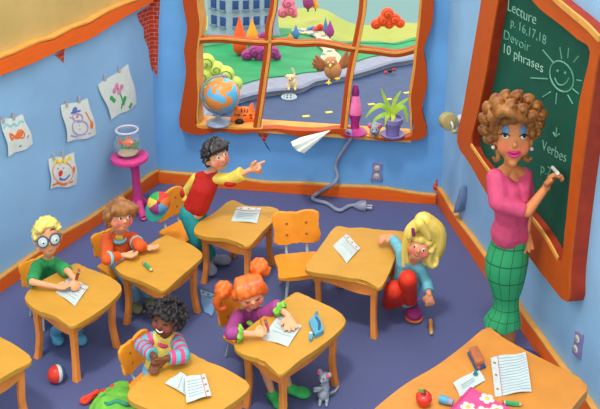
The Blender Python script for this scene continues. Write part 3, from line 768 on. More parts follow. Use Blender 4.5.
obj('cuff', [(ruffle(eL.lerp(wL, .4), wL-eL, .046, .13, 6, lime, .016), lime)], sw); obj('cuff', [(ruffle(eR.lerp(wR, .3), wR-eR, .048, .13, 6, lime, .018), lime)], sw)
bm = bmesh.new(); chain(bm, [hip+V((-.03, 0, 0)), kl], [.058, .048]); chain(bm, [hip+V((.03, 0, 0)), kr], [.058, .048]); cloth('skirt', bm, purp, root)
for f, d in ((fl, (.55, -.75)), (fr_, (.9, -.35))):
    bm = bmesh.new(); shoe(bm, (f.x-d[0]*.03, f.y-d[1]*.03), d, .17, .085, .065); cloth('shoe', bm, mat('green_shoe', (58, 190, 98), 1.3), root)
hr = hair_mat('hair_red', (226, 84, 22), (250, 134, 48), scale=18, rough=.35)
bm = bmesh.new()
curls(bm, h, 120, .40, 1.0, lambda x, y, z: (z > .5) or (z > .05 and y > .0) or (y > .4 and z > -.4) or (z > .1 and abs(x) > .85 and y > -.35), rnd, .06)
for i in range(11):                                                 # rolls sweeping back from the brow
    u = -.95+1.9*i/10
    h.spike(bm, [(u*.95, -.95+.35*u*u, .48+.1*(1-abs(u))), (u*.9, -.72, .95), (u*.85, -.2, 1.22), (u*.7, .5, 1.1)], .24, .26)
for cx, cz, rr in ((-.75, .42, .30), (-.35, .62, .34), (.1, .58, .32), (.55, .5, .30), (.85, .3, .22)): ball(h.p(cx, -.86+.3*cx*cx, cz), rr*h.w, bm=bm)
obj('hair', [(remesh(bm, .006, 1), hr)], root, angle=180)
def pigtail(px, py, Y, rpx, tail):
    c = atY(px, py, Y); r = rpx/ppm(c); bm = bmesh.new()
    for i in range(26):
        z = 1-2*(i+.5)/26; a = i*2.4; q = sqrt(1-z*z); ball(c+V((q*cos(a), q*sin(a), z))*r*.62, r*.5, bm=bm)
    P = [atY(x, y, Y-.02) for x, y in tail]; P = cat(P, 5, False); k = len(P)
    chain(bm, P, [r*.48*(1-i/(k-1))+.009 for i in range(k)])
    obj('pigtail', [(remesh(bm, .006, 1), hr)], root, angle=180)
    return c
pigtail(223.5, 290, Y-.02, 9, [(221, 295), (217, 302), (219, 308), (225, 308), (226, 304)])
pigtail(259, 267, Y+.03, 9, [(263, 267), (265, 272), (268, 271), (270, 268)])
obj('closed_eye', [(h.line([(-.55, .0), (-.38, -.09), (-.2, -.02)], .045), dark_line)], root); obj('closed_eye', [(h.line([(.18, -.02), (.36, -.09), (.53, .0)], .045), dark_line)], root)
obj('mouth', [(h.line([(-.22, -.5), (0, -.6), (.22, -.5)], .035), lip_red)], root)

# ---------------------------------------------------------------- blonde girl reaching for the pencil
Y = 5.39
root = person('blonde girl in blue top and red trousers crouching to reach a pencil', at(404, 306, 0), None)
h = Head(419.5, 247, Y-.08, 12.2, 1.06, yaw=-10, pitch=20, roll=17)
bm = bmesh.new(); h.build(bm, ears=False, jaw=.66, nose=.14)
neck = atY(414, 262, Y-.01); chest = atY(409, 274, Y+.02); waist = atY(406, 286, Y+.06); hip = atY(403, 296, Y+.1)
sl, sr = atY(403, 264, Y+.02), atY(420, 269, Y-.04)
eL, wL = at(401, 251, DZ+.085), at(391, 235.5, DZ+.07)
eR, wR = atY(427, 283, Y-.06), atY(429, 294, Y-.14)
torso(bm, neck, sl, sr, chest, waist, hip, (.028, .032, .055, .06, .065)); chain(bm, [h.p(0, .1, -.6), neck], .03)
chain(bm, [sl, eL, wL], [.03, .024, .018]); chain(bm, [sr, eR, wR], [.03, .024, .018])
hand(bm, wL, (-.75, -.3, -.02), (.3, -.8, 0), .115, .5, thumb=-1, spread=.2)
hand(bm, wR, (.12, -.25, -1), (-1, .1, -.1), .12, .75, thumb=1, pinch=.35, curls=[.9, .85, .75, .65])
kl, kr = atY(394, 290, Y-.06), atY(408, 279, Y-.12)
al, ar = at(389, 303, .07), at(410, 302.5, .10)
chain(bm, [hip, kl, al], [.06, .045, .03]); chain(bm, [hip, kr, ar], [.06, .045, .03])
sk = body_done(bm, 'body', root, (236, 158, 116), h, .5, -.3, .5, key='blonde', bc=(232, 100, 92))
lb = mat('light_blue_top', (116, 196, 216), 1.3); redp = mat('red_trousers', (238, 58, 30), 1.3)
bm = bmesh.new(); torso(bm, neck-V((0, 0, .016)), sl, sr, chest, waist, hip, (.036, .044, .068, .074, .076))
chain(bm, [sl, eL, eL.lerp(wL, .75)], [.046, .040, .034], (True, False)); chain(bm, [sr, eR, eR.lerp(wR, .75)], [.046, .038, .038], (True, False)); cloth('top', bm, lb, root)
bm = bmesh.new(); chain(bm, [hip+V((-.03, 0, 0)), kl, al], [.078, .066, .05], (True, True)); chain(bm, [hip+V((.02, 0, 0)), kr, ar.lerp(kr, .12)], [.078, .062, .052], (True, False)); cloth('trousers', bm, redp, root)
mag = mat('magenta_shoe', (166, 50, 120), 1.3); sole_m = mat('tan_sole', (214, 112, 60), 1.2)
bm = bmesh.new(); f = at(410.5, 306, .03); shoe(bm, (f.x, f.y+.02), (.08, -1), .185, .115, .10)
so_ = cloth('shoe', bm, mag, root)
bm = bmesh.new(); shoe(bm, (f.x, f.y+.026), (.08, -1), .20, .125, .035); cl = obj('sole', [(remesh(bm, .006, 3), sole_m)], so_, angle=180)
obj('tongue', [(ball(V((f.x+.004, f.y-.055, .098)), (.018, .04, .012)), mat('orange_tongue', (240, 150, 70), 1.3))], so_)
hb = hair_mat('hair_blonde', (240, 204, 76), (252, 228, 128), scale=16, rough=.35, stretch=(2, 2, .4))
bm = bmesh.new()
curls(bm, h, 110, .36, 1.0, lambda x, y, z: (z > .62) or (z > .05 and y > .0) or (y > .3) or (z > -.2 and abs(x) > .85 and y > -.35), rnd, .04)
def lock(pts, r0, r1, Yo=0.0):
    P = cat([atY(x, y, Y-.08+Yo) for x, y in pts], 5, False); k = len(P)
    chain(bm, P, [((r0+(r1-r0)*i/(k-1))) for i in range(k)])
lock([(419, 223), (410, 230), (406, 242), (404, 254), (403.5, 266)], .042, .010)
lock([(420, 224), (410, 232), (407, 244), (406.5, 254), (408, 263)], .032, .010, .0)
lock([(424, 222), (436, 230), (439, 242), (435, 254), (430, 262), (433, 266), (436, 263)], .07, .012, .02)
lock([(424, 222), (433, 232), (434, 244), (429, 256), (425, 263), (422, 268)], .045, .014, .05)
lock([(420, 222), (427, 228), (431, 238), (432.5, 250)], .040, .018, -.01)
lock([(420, 224), (425, 231), (430, 238)], .035, .018, -.05)
lock([(419, 224), (413, 230), (409.5, 237)], .035, .018, -.04)
lock([(430, 250), (429, 261), (432, 266.5), (437, 264), (437.5, 258.5)], .026, .008, -.02)
lock([(426, 222), (437, 234), (440, 246), (436, 258)], .06, .03, .06)
obj('hair', [(remesh(bm, .006, 1), hb)], root, angle=180)
c = h.p(-.52, -.98, .95); obj('hair_clip', [(cone(atY(412.8, 228.5, Y-.24), atY(413.6, 236, Y-.24), .011, .011), mat('purple_clip', (150, 50, 110), 1.3))], root)
for k in (-1, 1): h.eye(k*.36, .04, .12, .17, root, eye_w, .65, (-.1, -.1))
obj('mouth', [(h.line([(-.3, -.46), (-.05, -.6), (.25, -.46)], .04), lip_red)], root)

# ---------------------------------------------------------------- laughing child in striped sleeves
Y = 4.53
root = person('laughing child with black curls, yellow top and pink and blue striped sleeves', at(158, 392, 0), None)
h = Head(166, 320.5, Y-.03, 13.4, 1.08, yaw=-22, pitch=14, roll=7)
bm = bmesh.new(); h.build(bm, jaw=.68, nose=.16)
neck = atY(166, 335, Y); chest = atY(163, 349, Y); waist = atY(160, 364, Y+.02); hip = atY(157, 378, Y+.03)
sl, sr = atY(153, 339, Y), atY(177, 341, Y-.02)
eL, eR = atY(141, 345, Y-.03), at(183, 356, DZ+.062); wL, wR = at(155, 357, DZ+.08), at(166, 358.5, DZ+.08)
hip.z = .26; waist.z = max(waist.z, .29); chair(0, 0, -30, .76, 'orange chair under the laughing child in striped sleeves', c=hip-V((.035, -.02, 0)))
torso(bm, neck, sl, sr, chest, waist, hip, (.028, .034, .055, .056, .06)); chain(bm, [h.p(0, .1, -.6), neck], .032)
chain(bm, [sl, eL, wL], [.03, .025, .018]); chain(bm, [sr, eR, wR], [.03, .025, .018])
hand(bm, wL, (-.05, -.5, -1), (1, -.2, 0), .10, .6, thumb=1); hand(bm, wR, (-.75, -.3, -.6), (-.4, -.3, .8), .10, .6, thumb=1)
kl, kr = atY(160, 386, Y-.30), atY(176, 388, Y-.28); kl.z = kr.z = .245
fl, fr_ = V((-.765, 4.36, .05)), V((-.70, 4.27, .05))
chain(bm, [hip, kl, fl], [.05, .036, .024]); chain(bm, [hip, kr, fr_], [.05, .036, .024])
sk = body_done(bm, 'body', root, (120, 68, 44), h, .5, -.28, .42, key='striped', bc=(158, 70, 60))
yt = mat('yellow_top', (244, 222, 108), 1.3); pk = mat('pink_stripe', (226, 78, 130), 1.3); bl = mat('blue_stripe', (92, 188, 206), 1.3)
bm = bmesh.new(); torso(bm, neck-V((0, 0, .016)), sl.lerp(neck, .12), sr.lerp(neck, .12), chest, waist, hip, (.036, .043, .066, .064, .058)); tp = cloth('top', bm, yt, root)
obj('collar', [(tube([neck+V((cos(a)*.05, sin(a)*.046-.004, -.010-.03*max(0, -sin(a)))) for a in [2*pi*i/20 for i in range(21)]], .011, 8, cap=False), pk)], tp)
for s, e, w_ in ((sl, eL, wL), (sr, eR, wR)):
    bm = bmesh.new(); line = [s, e, e.lerp(w_, .8)]; chain(bm, line, [.046, .043, .038], (True, False))
    me = remesh(bm, .005, 3); obj('sleeve', stripes(me, line, .05, .026, pk, bl), tp, angle=180)
bm = bmesh.new(); pj = mat('pale_blue_jeans', (116, 186, 216), 1.25)
chain(bm, [hip+V((-.03, 0, 0)), kl+V((-.02, 0, 0)), fl.lerp(kl, .12)], [.056, .046, .04]); chain(bm, [hip+V((.03, 0, 0)), kr, fr_.lerp(kr, .12)], [.056, .046, .04]); cloth('trousers', bm, pj, root)
for f in (fl, fr_):
    bm = bmesh.new(); shoe(bm, (f.x-.01, f.y+.02), (.3, -.9), .12, .06, .07); cloth('shoe', bm, mat('brown_shoe', (120, 84, 60), 1.2), root)
bm = bmesh.new()
curls(bm, h, 240, .20, 1.22, lambda x, y, z: (z > .42 and y > -.86) or (z > -.1 and y > .05) or (y > .4 and z > -.5) or (z > .0 and abs(x) > .8 and y > -.35), rnd, .14)
curls(bm, h, 130, .22, 1.0, lambda x, y, z: (z > .45 and y > -.8) or (z > -.1 and y > .05) or (y > .4 and z > -.5), rnd, .08)
curls(bm, h, 190, .17, 1.5, lambda x, y, z: z > .12 and y > -.75 and (z > .3 or abs(x) > .6), rnd, .16)
for x_, y_, z_ in ((1.55, -.3, .75), (1.75, -.25, .95), (1.6, -.3, 1.05), (-1.35, -.3, .5), (-1.4, -.2, .15), (-1.3, -.1, -.1), (1.35, -.1, .1), (1.25, 0, -.2)): ball(h.p(x_, y_, z_), .19*h.w, bm=bm)
obj('hair', [(remesh(bm, .0055, 1), hair_mat('hair_curly_black', (26, 21, 24), (46, 42, 48), rough=.5, spec=.3, scale=40))], root, angle=180)
obj('closed_eye', [(h.line([(-.55, .0), (-.38, .1), (-.2, .02)], .05), black)], root); obj('closed_eye', [(h.line([(.18, .02), (.36, .1), (.53, .0)], .05), black)], root)
bm = h.line([(-.30, -.44), (-.16, -.53), (0, -.56), (.16, -.53), (.32, -.42)], .075, .0, taper=True); obj('mouth', [(bm, mat('teeth', (246, 246, 240), 1.25, rough=.3)), (h.line([(-.38, -.38), (-.2, -.58), (0, -.64), (.2, -.58), (.40, -.36)], .035, .03), dark_line)], root)

# ---------------------------------------------------------------- teacher
Y = 4.97
root = person('teacher in pink top and green checked skirt writing on the chalkboard', at(503, 352, 0), None)
h = Head(512.5, 137, Y-.04, 18.2, 1.40, yaw=-6, pitch=13, roll=0)
bm = bmesh.new(); h.build(bm, jaw=.56, chin=.26, nose=.13)
neck = atY(510, 166, Y); chest = atY(511, 190, Y-.01); waist = atY(512, 220, Y+.01); hip = atY(508, 255, Y+.02)
sl, sr = atY(496, 178, Y-.05), atY(524, 176, Y+.03)
eL = atY(527, 212, Y-.15); wL = RIGHT.px(546.5, 187, .15)
eR, wR = atY(529, 208, Y+.0), atY(527, 231, Y-.02)
torso(bm, neck, sl, sr, chest, waist, hip, (.034, .042, .074, .070, .072)); chain(bm, [h.p(0, .1, -.7), neck], [.042, .038])
ub = atY(499, 202, Y-.12)
chain(bm, [sl, ub, eL, wL], [.046, .042, .034, .022]); chain(bm, [sr, eR, wR], [.04, .03, .022])
hand(bm, wL, RIGHT.px(557, 168, .10)-wL, (-.3, -.55, .6), .165, .9, thumb=1, pinch=.2, curls=[1.2, 1.1, .95, .7])
hand(bm, wR, (0, -.12, -1), (-1, 0, 0), .14, .25, thumb=-1)
kn1, kn2 = atY(502, 300, Y+.03), atY(510, 300, Y+.035); an1, an2 = at(497, 345, .06), at(509, 346, .06)
chain(bm, [hip+V((-.05, 0, 0)), kn1, an1], [.062, .050, .034]); chain(bm, [hip+V((.05, 0, 0)), kn2, an2], [.062, .05, .034])
sk = body_done(bm, 'body', root, (232, 148, 92), h, .55, -.3, .42, key='teacher', bc=(236, 112, 88))
pink = mat('pink_top', (226, 84, 130), 1.3, noise=.05)
bm = bmesh.new()
ax = (sr-sl).normalized()
for s in (sl, sr): chain(bm, [s, neck.lerp(s, .45)-V((0, 0, .035))], [.056, .03])
for k, s in ((-1, sl), (1, sr)): chain(bm, [s, chest+ax*k*.034-V((0, .02, 0)), waist+ax*k*.02, waist.lerp(hip, .38)+ax*k*.03], [.055, .092, .088, .10])
for k in (-1, 1): ball(chest+ax*k*.055+V((0, -.06, -.03)), .062, bm=bm)
chain(bm, [sl, ub, ub.lerp(eL, .9)], [.060, .064, .05], (True, False)); chain(bm, [sr, sr.lerp(eR, .9)], [.052, .046], (True, False))
cloth('top', bm, pink, root, .007, 5)
# checked skirt
gm = bpy.data.materials.new('green_check'); gm.use_nodes = True; N = gm.node_tree.nodes; L = gm.node_tree.links; b = N['Principled BSDF']; b.inputs['Roughness'].default_value = .7
uvn = N.new('ShaderNodeUVMap'); uvn.uv_map = 'UVMap'; sx = N.new('ShaderNodeSeparateXYZ'); L.new(uvn.outputs[0], sx.inputs[0])
def stripe_node(sock, cnt, wd):
    a = N.new('ShaderNodeMath'); a.operation = 'MULTIPLY'; a.inputs[1].default_value = cnt; L.new(sock, a.inputs[0])
    f = N.new('ShaderNodeMath'); f.operation = 'FRACT'; L.new(a.outputs[0], f.inputs[0])
    c = N.new('ShaderNodeMath'); c.operation = 'LESS_THAN'; c.inputs[1].default_value = wd; L.new(f.outputs[0], c.inputs[0]); return c.outputs[0]
mx = N.new('ShaderNodeMath'); mx.operation = 'MAXIMUM'; L.new(stripe_node(sx.outputs[0], 12, .09), mx.inputs[0]); L.new(stripe_node(sx.outputs[1], 7, .085), mx.inputs[1])
mc = N.new('ShaderNodeMix'); mc.data_type = 'RGBA'; L.new(mx.outputs[0], mc.inputs['Factor']); mc.inputs['A'].default_value = (*rgb((42, 168, 108), 1.25), 1); mc.inputs['B'].default_value = (*rgb((22, 108, 66), 1.2), 1)
L.new(mc.outputs['Result'], b.inputs['Base Color'])
rings = []
prof = [(231, 497.5, 528), (238, 493.5, 529), (248, 489, 529), (260, 485.5, 528), (272, 485, 526), (285, 489, 523), (297, 493, 519), (305, 494, 518.5), (312, 491, 519), (318, 486, 520), (324, 484, 520.5)]
for i, (y, x0, x1) in enumerate(prof):
    c = atY((x0+x1)/2, y, Y+.02); rx = (x1-x0)/2/ppm(c); fl_ = .10 if y > 310 else .02
    rings.append([c+V((rx*cos(2*pi*j/48)*(1+fl_*.4*cos(2*pi*j/48*7)), rx*.82*sin(2*pi*j/48)*(1+fl_*.4*cos(2*pi*j/48*7)), .012*sin(2*pi*j/48*5) if y > 320 else 0)) for j in range(48)])
obj('skirt', [(loft(rings, uv=True), gm)], root, angle=60)
shm = mat('blue_shoe_dark', (40, 66, 120), 1.3)
for f, d in ((an1, (-.55, -.6)), (an2, (.75, -.4))):
    bm = bmesh.new(); shoe(bm, (f.x-d[0]*.03, f.y-d[1]*.05), d, .23, .085, .075); cloth('shoe', bm, shm, root)
ht = hair_mat('hair_teacher', (128, 66, 22), (182, 122, 56), scale=16, rough=.4)
bm = bmesh.new()
curls(bm, h, 120, .28, 1.06, lambda x, y, z: (z > .55 and y > -.7) or (z > -.15 and y > .0) or (y > .4 and z > -.7) or (z > .0 and abs(x) > .85 and y > -.4), rnd, .1)
def roll(pts, r0, r1):
    P = cat([atY(x, y, Y-.10+o) for x, y, o in pts], 5, False); k = len(P); chain(bm, P, [(r0+(r1-r0)*i/(k-1)) for i in range(k)])
def ringlet(px, py, o, rp, turns=1.3, r=.017, ph=0.0, sx=1.0):
    """a spiral curl seen from the front, built as a coiled strand standing off the head."""
    c = atY(px, py, Y-.10+o); k = 1/ppm(c); P = []
    for i in range(16):
        t_ = i/15; a = ph+turns*2*pi*t_; q = rp*k*(1-.72*t_); P.append(c+V((cos(a)*q*sx, -.03*t_, sin(a)*q)))
    chain(bm, P, [r*(1-.3*i/15) for i in range(16)]); ball(c+V((0, .02, 0)), rp*k*.95, bm=bm)
for a_ in ((490, 108, .03, 6.5, 2.2), (486, 118, .04, 6, 2.6), (485.5, 129, .06, 5.5, 3.0), (497, 101, .02, 6.5, 1.8), (506, 97, .02, 6.2, 1.4), (517, 97, .02, 6.2, 1.0), (527, 101, .03, 6.5, .6), (535, 107, .04, 6.2, .2), (540, 115, .04, 5.6, -.2), (538, 123, .05, 5, -.6), (500, 108, -.04, 6, 2.0), (511, 106, -.06, 6, 1.2), (522, 110, -.06, 6, .5), (531, 116, -.03, 5.5, .0), (494, 117, -.02, 5.2, 2.4), (489.5, 138, .07, 4.5, 3.2), (537, 131, .07, 4, 3.0)):
    ringlet(a_[0], a_[1], a_[2], a_[3], ph=a_[4], r=.016)
roll([(503, 110, -.07), (510, 113, -.09), (519, 118, -.09), (527, 120, -.06), (533, 118, -.03)], .030, .020)
roll([(503, 110, -.07), (498, 114, -.06), (494.5, 121, -.03), (492.5, 129, .0)], .028, .018)
roll([(497, 148, .08), (499, 156, .05), (496, 160.5, .04), (493.5, 158, .03)], .022, .010); roll([(527, 148, .08), (524, 157, .05), (528, 160.5, .04), (531, 158, .03)], .022, .010)
obj('hair', [(remesh(bm, .0058, 0), ht)], root, angle=180)
shadow_m = mat('blue_eyeshadow', (110, 160, 214), 1.3)
for k in (-1, 1):
    h.eye(k*.48, .14, .19, .15, root, eye_w, .62, (.05, .0))
    p, n = h.hit(k*.48, .36); q = (h.rot @ V((0, -1, 0))).rotation_difference(n).to_matrix() @ h.rot
    obj('eyelid', [(ball(p, (.22*h.w, .07*h.w, .27*h.w), q, 3), shadow_m)], root)
    obj('eyelash', [(h.line([(k*.48-.24, .14), (k*.48, .22), (k*.48+.24, .14)], .05, .07), black)], root)
    obj('earring', [(ball(h.p(k*1.03, -.05, -.43), .0125), mat('pearl', (240, 236, 228), 1.2, rough=.2, spec=.7))], root)
lp = mat('pink_lips', (212, 48, 124), 1.3, rough=.35)
bm = h.line([(-.36, -.50), (-.18, -.46), (0, -.50), (.18, -.46), (.36, -.48)], .10, .0); h.line([(-.32, -.52), (-.12, -.63), (.1, -.63), (.32, -.51)], .12, .0, bm=bm); obj('lips', [(bm, lp)], root)
bm = h.line([(-.7, .62), (-.48, .72), (-.28, .62)], .04, .04); h.line([(.28, .62), (.48, .72), (.7, .62)], .04, .04, bm=bm); obj('eyebrows', [(bm, mat('brow_brown', (110, 60, 30), 1.2))], root)
# ================================================================ chalkboard
TH = .104
f_out = [(486, -75), (483, -35), (481, 0), (475, 38), (469, 73), (463, 108), (457, 142), (471, 166), (488, 196), (513, 235), (532, 261), (548, 282), (567, 302), (569.5, 270), (577, 200), (585, 140), (595, 73), (601, 42), (586, 27), (570, 13), (552, -2), (530, -26), (508, -52)]
f_in = [(503, -34), (498, 0), (491, 40), (486, 73), (478, 112), (471, 147), (490, 174), (512, 199), (530, 218), (546, 240), (560, 263), (565, 228), (568, 200), (573, 150), (580, 98), (590, 52), (577, 39), (562, 26), (540, 9), (527, -6), (514, -22)]
bo, bi = cat(bp(RIGHT, f_out, TH), 3), cat(bp(RIGHT, f_in, TH), 3)
c = RIGHT.px(530, 140)
bt = thing('chalkboard', 'green chalkboard in a wavy orange frame with French homework in chalk', 'chalkboard', c)
bg_ = mat('board_green', (4, 74, 58), .85, rough=.75, noise=.08, scale=5)
mid = [p+(c-p)*-.02 for p in cat(bp(RIGHT, f_in, .03), 3)]
bpnl = obj('board_panel', [(slab(mid, -RIGHT.n*.024), bg_)], bt)
fro = mat('board_frame_orange', (182, 78, 8), .95, noise=.04, scale=12)
obj('frame', [(ring_slab(bo, bi, -RIGHT.n*.012), fro), (ring_slab([p-RIGHT.n*.012 for p in bo], [p-RIGHT.n*.012 for p in bi], -RIGHT.n*.090), trim_d)], bt)  # sides of the orange frame in dark red: shade put into the colour
# pale bevelled lip of the frame along the top outside and the lower inside edge
def lip(pts, off, inward, wd):
    P = cat(bp(RIGHT, pts, off), 4, False); return box_sweep(P, wd, RIGHT.n, .012)
obj('frame_lip', [(lip([(531, -27), (553, -4), (570, 11), (587, 25), (600.5, 39)], TH, 1, .04), trim_l)], bt)
obj('frame_lip', [(lip([(472, 145), (490, 171), (512, 196), (530, 215), (546, 236), (559, 259)], TH-.01, 1, .03), trim_l)], bt)
chalk = mat('chalk', (150, 196, 178), 1.0, rough=.9); chalk_m = mat('chalk_mid', (124, 178, 158), 1.0, rough=.9); chalk_s = mat('chalk_faint', (96, 158, 134), .9, rough=.9)
BO = .031
def write(s, p0, p1, h, m=None): obj('chalk_writing', [(text_on(RIGHT, s, p0, p1, h, BO, .03), m or chalk)], bpnl)
write('Lecture', (508, 10.5), (536, 25), .075); write('p. 16,17,18', (511, 26), (546, 45), .062, chalk_m)
write('Devoir', (504, 39), (530, 52), .068, chalk_s); write('10 phrases', (504, 53), (543, 73), .068)
write('Verbes', (542, 150), (566, 162.5), .07, chalk_m); write('p.7', (541, 172), (551, 178), .065, chalk_s)
def chalk_line(pts, r=.006, m=None): return tube(cat(bp(RIGHT, pts, BO), 4, False), r, 6, flat=(RIGHT.n, .5))
bm = bmesh.new()
circ = [(562+12*cos(a)-0, 76.5+15*sin(a)+4*cos(a)) for a in [2*pi*i/18 for i in range(19)]]
tube(bp(RIGHT, circ, BO), .006, 6, bm)
for a, b in (((543, 50), (554, 63)), ((560, 47), (562, 59)), ((569, 48), (568, 58)), ((579, 56), (574, 62)), ((531, 78), (548, 79)), ((543, 97), (551, 92)), ((557, 93), (556, 104)), ((568, 95), (573, 104)), ((573, 89), (579, 94)), ((577, 80), (582, 81))):
    tube(bp(RIGHT, [a, b], BO), .005, 6, bm)
tube(bp(RIGHT, [(555, 78), (558, 84), (563, 85), (567, 82), (569, 78)], BO), .005, 6, bm, n=3)
for q in ((558, 71), (565.5, 73)): ball(RIGHT.px(*q, BO), .010, bm=bm, sub=1)
obj('chalk_sun', [(bm, chalk_s)], bpnl)
bm = tube(bp(RIGHT, [(557, 128), (556, 137)], BO), .006, 6); tube(bp(RIGHT, [(553.5, 132.5), (556, 137), (559.5, 134)], BO), .006, 6, bm); obj('chalk_arrow', [(bm, chalk_s)], bpnl)

# pencil sharpener on the right wall
p = RIGHT.px(461, 121, .0); c = RIGHT.px(448.5, 121, .13)
t = thing('pencil_sharpener', 'round olive crank pencil sharpener mounted on the wall left of the chalkboard', 'pencil sharpener', RIGHT.px(459, 124, .06))
olive = mat('olive_metal', (176, 164, 112), 1.1, rough=.4); pale = mat('pale_metal', (206, 214, 216), 1.1, rough=.35)
ax = V((.25, -1, .15)).normalized()
obj('drum', [(lathe([(.02, -.055), (.062, -.05), (.070, -.035), (.066, .0), (.071, .03), (.066, .045), (.03, .055)], c, 24, ax), olive)], t)
d = (p-c).normalized(); L_ = (p-c).length
obj('mount', [(lathe([(.022, .05), (.02, .08), (.028, .5*L_+.02), (.05, L_-.012), (.055, L_-.002)], c, 20, d), pale)], t)
e1 = c+ax*.065; e2 = atY(452.5, 129.5, e1.y-.01)
cr = obj('crank', [(tube([c+ax*.05, e1, e1.lerp(e2, .5)+ax*.012, e2], .010, 8, n=4), pale)], t)
obj('knob', [(ball(atY(454.5, 131.5, e1.y-.02), (.026, .02, .018)), olive)], cr)

# wall sockets
plate = mat('lilac_plate', (132, 124, 172), .95, rough=.45); sock = mat('cream_socket', (206, 208, 190), 1.0)
def socket(pl, q, s1, s2, label):
    t = thing('wall_socket', label, 'wall socket', pl.px(*q[3]), None); obj('plate', [(slab(cat(bp(pl, q, .014), 3), -pl.n*.013, .003), plate)], t)
    for s in (s1, s2):
        o = pl.px(*s, .0145); m_ = obj('outlet', [(lathe([(.024, -.003), (.024, .003), (.018, .005)], o, 16, pl.n), sock)], t)
        for k in (-1, 1): obj('slot', [(slab([o+pl.n*.006+pl.e*(k*.008+a)+V((0, 0, b)) for a, b in ((-.002, -.007), (.002, -.007), (.002, .007), (-.002, .007))], -pl.n*.002), black)], m_)
socket(BACK, [(372.5, 162.5), (377, 164), (382.5, 164), (381, 172), (382.5, 181), (376, 180), (370.5, 180.5), (372.5, 171)], (377, 168), (376.5, 176), 'lilac wall socket on the back wall under the window')
socket(RIGHT, [(575, 331), (579, 334), (582, 335.5), (580.5, 346), (579, 359), (575, 355), (571.5, 351.5), (574, 342)], (577.3, 339), (575.5, 349), 'lilac wall socket low on the right wall below the chalkboard')

# ================================================================ drawings pegged on the left wall
def drawing(name, label, q, clips, marks, bulge=.02):
    t = thing('wall_drawing', label, 'drawing', LEFT.px(*q[2], .0), "children's drawings on the left wall")
    n = 8; a, b, c2, d = [LEFT.px(*p) for p in q]
    def S(u, v, o=0.0):
        p = a*(1-u)*(1-v)+b*u*(1-v)+c2*u*v+d*(1-u)*v
        return p+LEFT.n*(.008+.010*sin(v*pi)+.014*v*v*sin(u*5+1.2)**2+o)+LEFT.e*(.008*sin(v*7))+V((0, 0, .006*sin(u*8)))
    bm = bmesh.new(); g = [[bm.verts.new(S(i/n, j/n)) for j in range(n+1)] for i in range(n+1)]; h_ = [[bm.verts.new(S(i/n, j/n, -.002)) for j in range(n+1)] for i in range(n+1)]
    for i in range(n):
        for j in range(n):
            bm.faces.new([g[i][j], g[i+1][j], g[i+1][j+1], g[i][j+1]]); bm.faces.new([h_[i][j], h_[i][j+1], h_[i+1][j+1], h_[i+1][j]])
    for i in range(n):
        for A, B in (((i, 0), (i+1, 0)), ((i, n), (i+1, n)), ((0, i), (0, i+1)), ((n, i), (n, i+1))): bm.faces.new([g[A[0]][A[1]], g[B[0]][B[1]], h_[B[0]][B[1]], h_[A[0]][A[1]]])
    bmesh.ops.recalc_face_normals(bm, faces=bm.faces)
    sh = [(bm, paper_v)]
    for col, kind, arg, r in marks:
        m = mat('crayon_%d_%d_%d' % col, col, .95, rough=.9)
        if kind == 'line': sh.append((tube([S(u, v, .002) for u, v in arg], r, 6, n=3, flat=(LEFT.n, .3)), m))
        elif kind == 'blob': sh.append((ball(S(*arg, .001), (r if not isinstance(r, tuple) else r[0], .003, r if not isinstance(r, tuple) else r[1]), M((LEFT.e, LEFT.n, V((0, 0, 1)))).transposed(), 2), m))
    obj('sheet', sh, t)
    for cx, cy in clips:
        p = LEFT.px(cx, cy, .022); obj('clip', [(slab([p+LEFT.e*x+V((0, 0, z)) for x, z in ((-.010, -.03), (.010, -.03), (.008, .028), (-.008, .028))], -LEFT.n*.02, .004), mat('grey_peg', (178, 178, 186), 1.0))], t)
O, PU, BLU, GR, PIN, RED, YE, CY = (240, 120, 60), (178, 160, 210), (96, 120, 190), (60, 170, 90), (216, 140, 180), (226, 56, 48), (244, 214, 90), (150, 212, 220)
circle = lambda u, v, a, b, n=14: [(u+a*cos(2*pi*i/n), v+b*sin(2*pi*i/n)) for i in range(n+1)]
drawing('fish', 'pegged drawing of an orange fish, nearest the left edge', [(0, 120), (22, 115), (32.5, 144), (7, 156)], [(4, 120), (14.5, 116)],
        [(O, 'blob', (.52, .52), (.045, .028)), (O, 'line', [(.32, .52), (.2, .42), (.2, .62), (.32, .52)], .008), (O, 'line', circle(.62, .5, .12, .13), .006), (CY, 'line', [(.05, .22), (.2, .15), (.35, .23), (.5, .15), (.65, .23), (.8, .15), (.93, .22)], .009), (BLU, 'line', [(.78, .7), (.86, .66)], .006), (BLU, 'line', [(.45, .86), (.52, .84)], .006)])
drawing('snowman', 'pegged drawing of a purple outlined snowman with a broom', [(60, 105.5), (87, 99), (95.5, 135), (66, 141.5)], [(67.5, 104), (80, 99.5)],
        [(PU, 'line', circle(.45, .68, .26, .2), .007), (PU, 'line', circle(.47, .40, .17, .12), .007), (O, 'blob', (.48, .36), .014), (BLU, 'line', [(.3, .26), (.65, .22)], .009), (BLU, 'blob', (.46, .18), (.03, .025)), (O, 'line', [(.8, .3), (.86, .62)], .006), (O, 'blob', (.86, .7), (.02, .035)), (PU, 'line', [(.1, .85), (.3, .92), (.5, .88), (.8, .9)], .007), (PU, 'line', [(.36, .42), (.2, .36)], .006), (PU, 'blob', (.45, .62), .006), (PU, 'blob', (.45, .72), .006)])
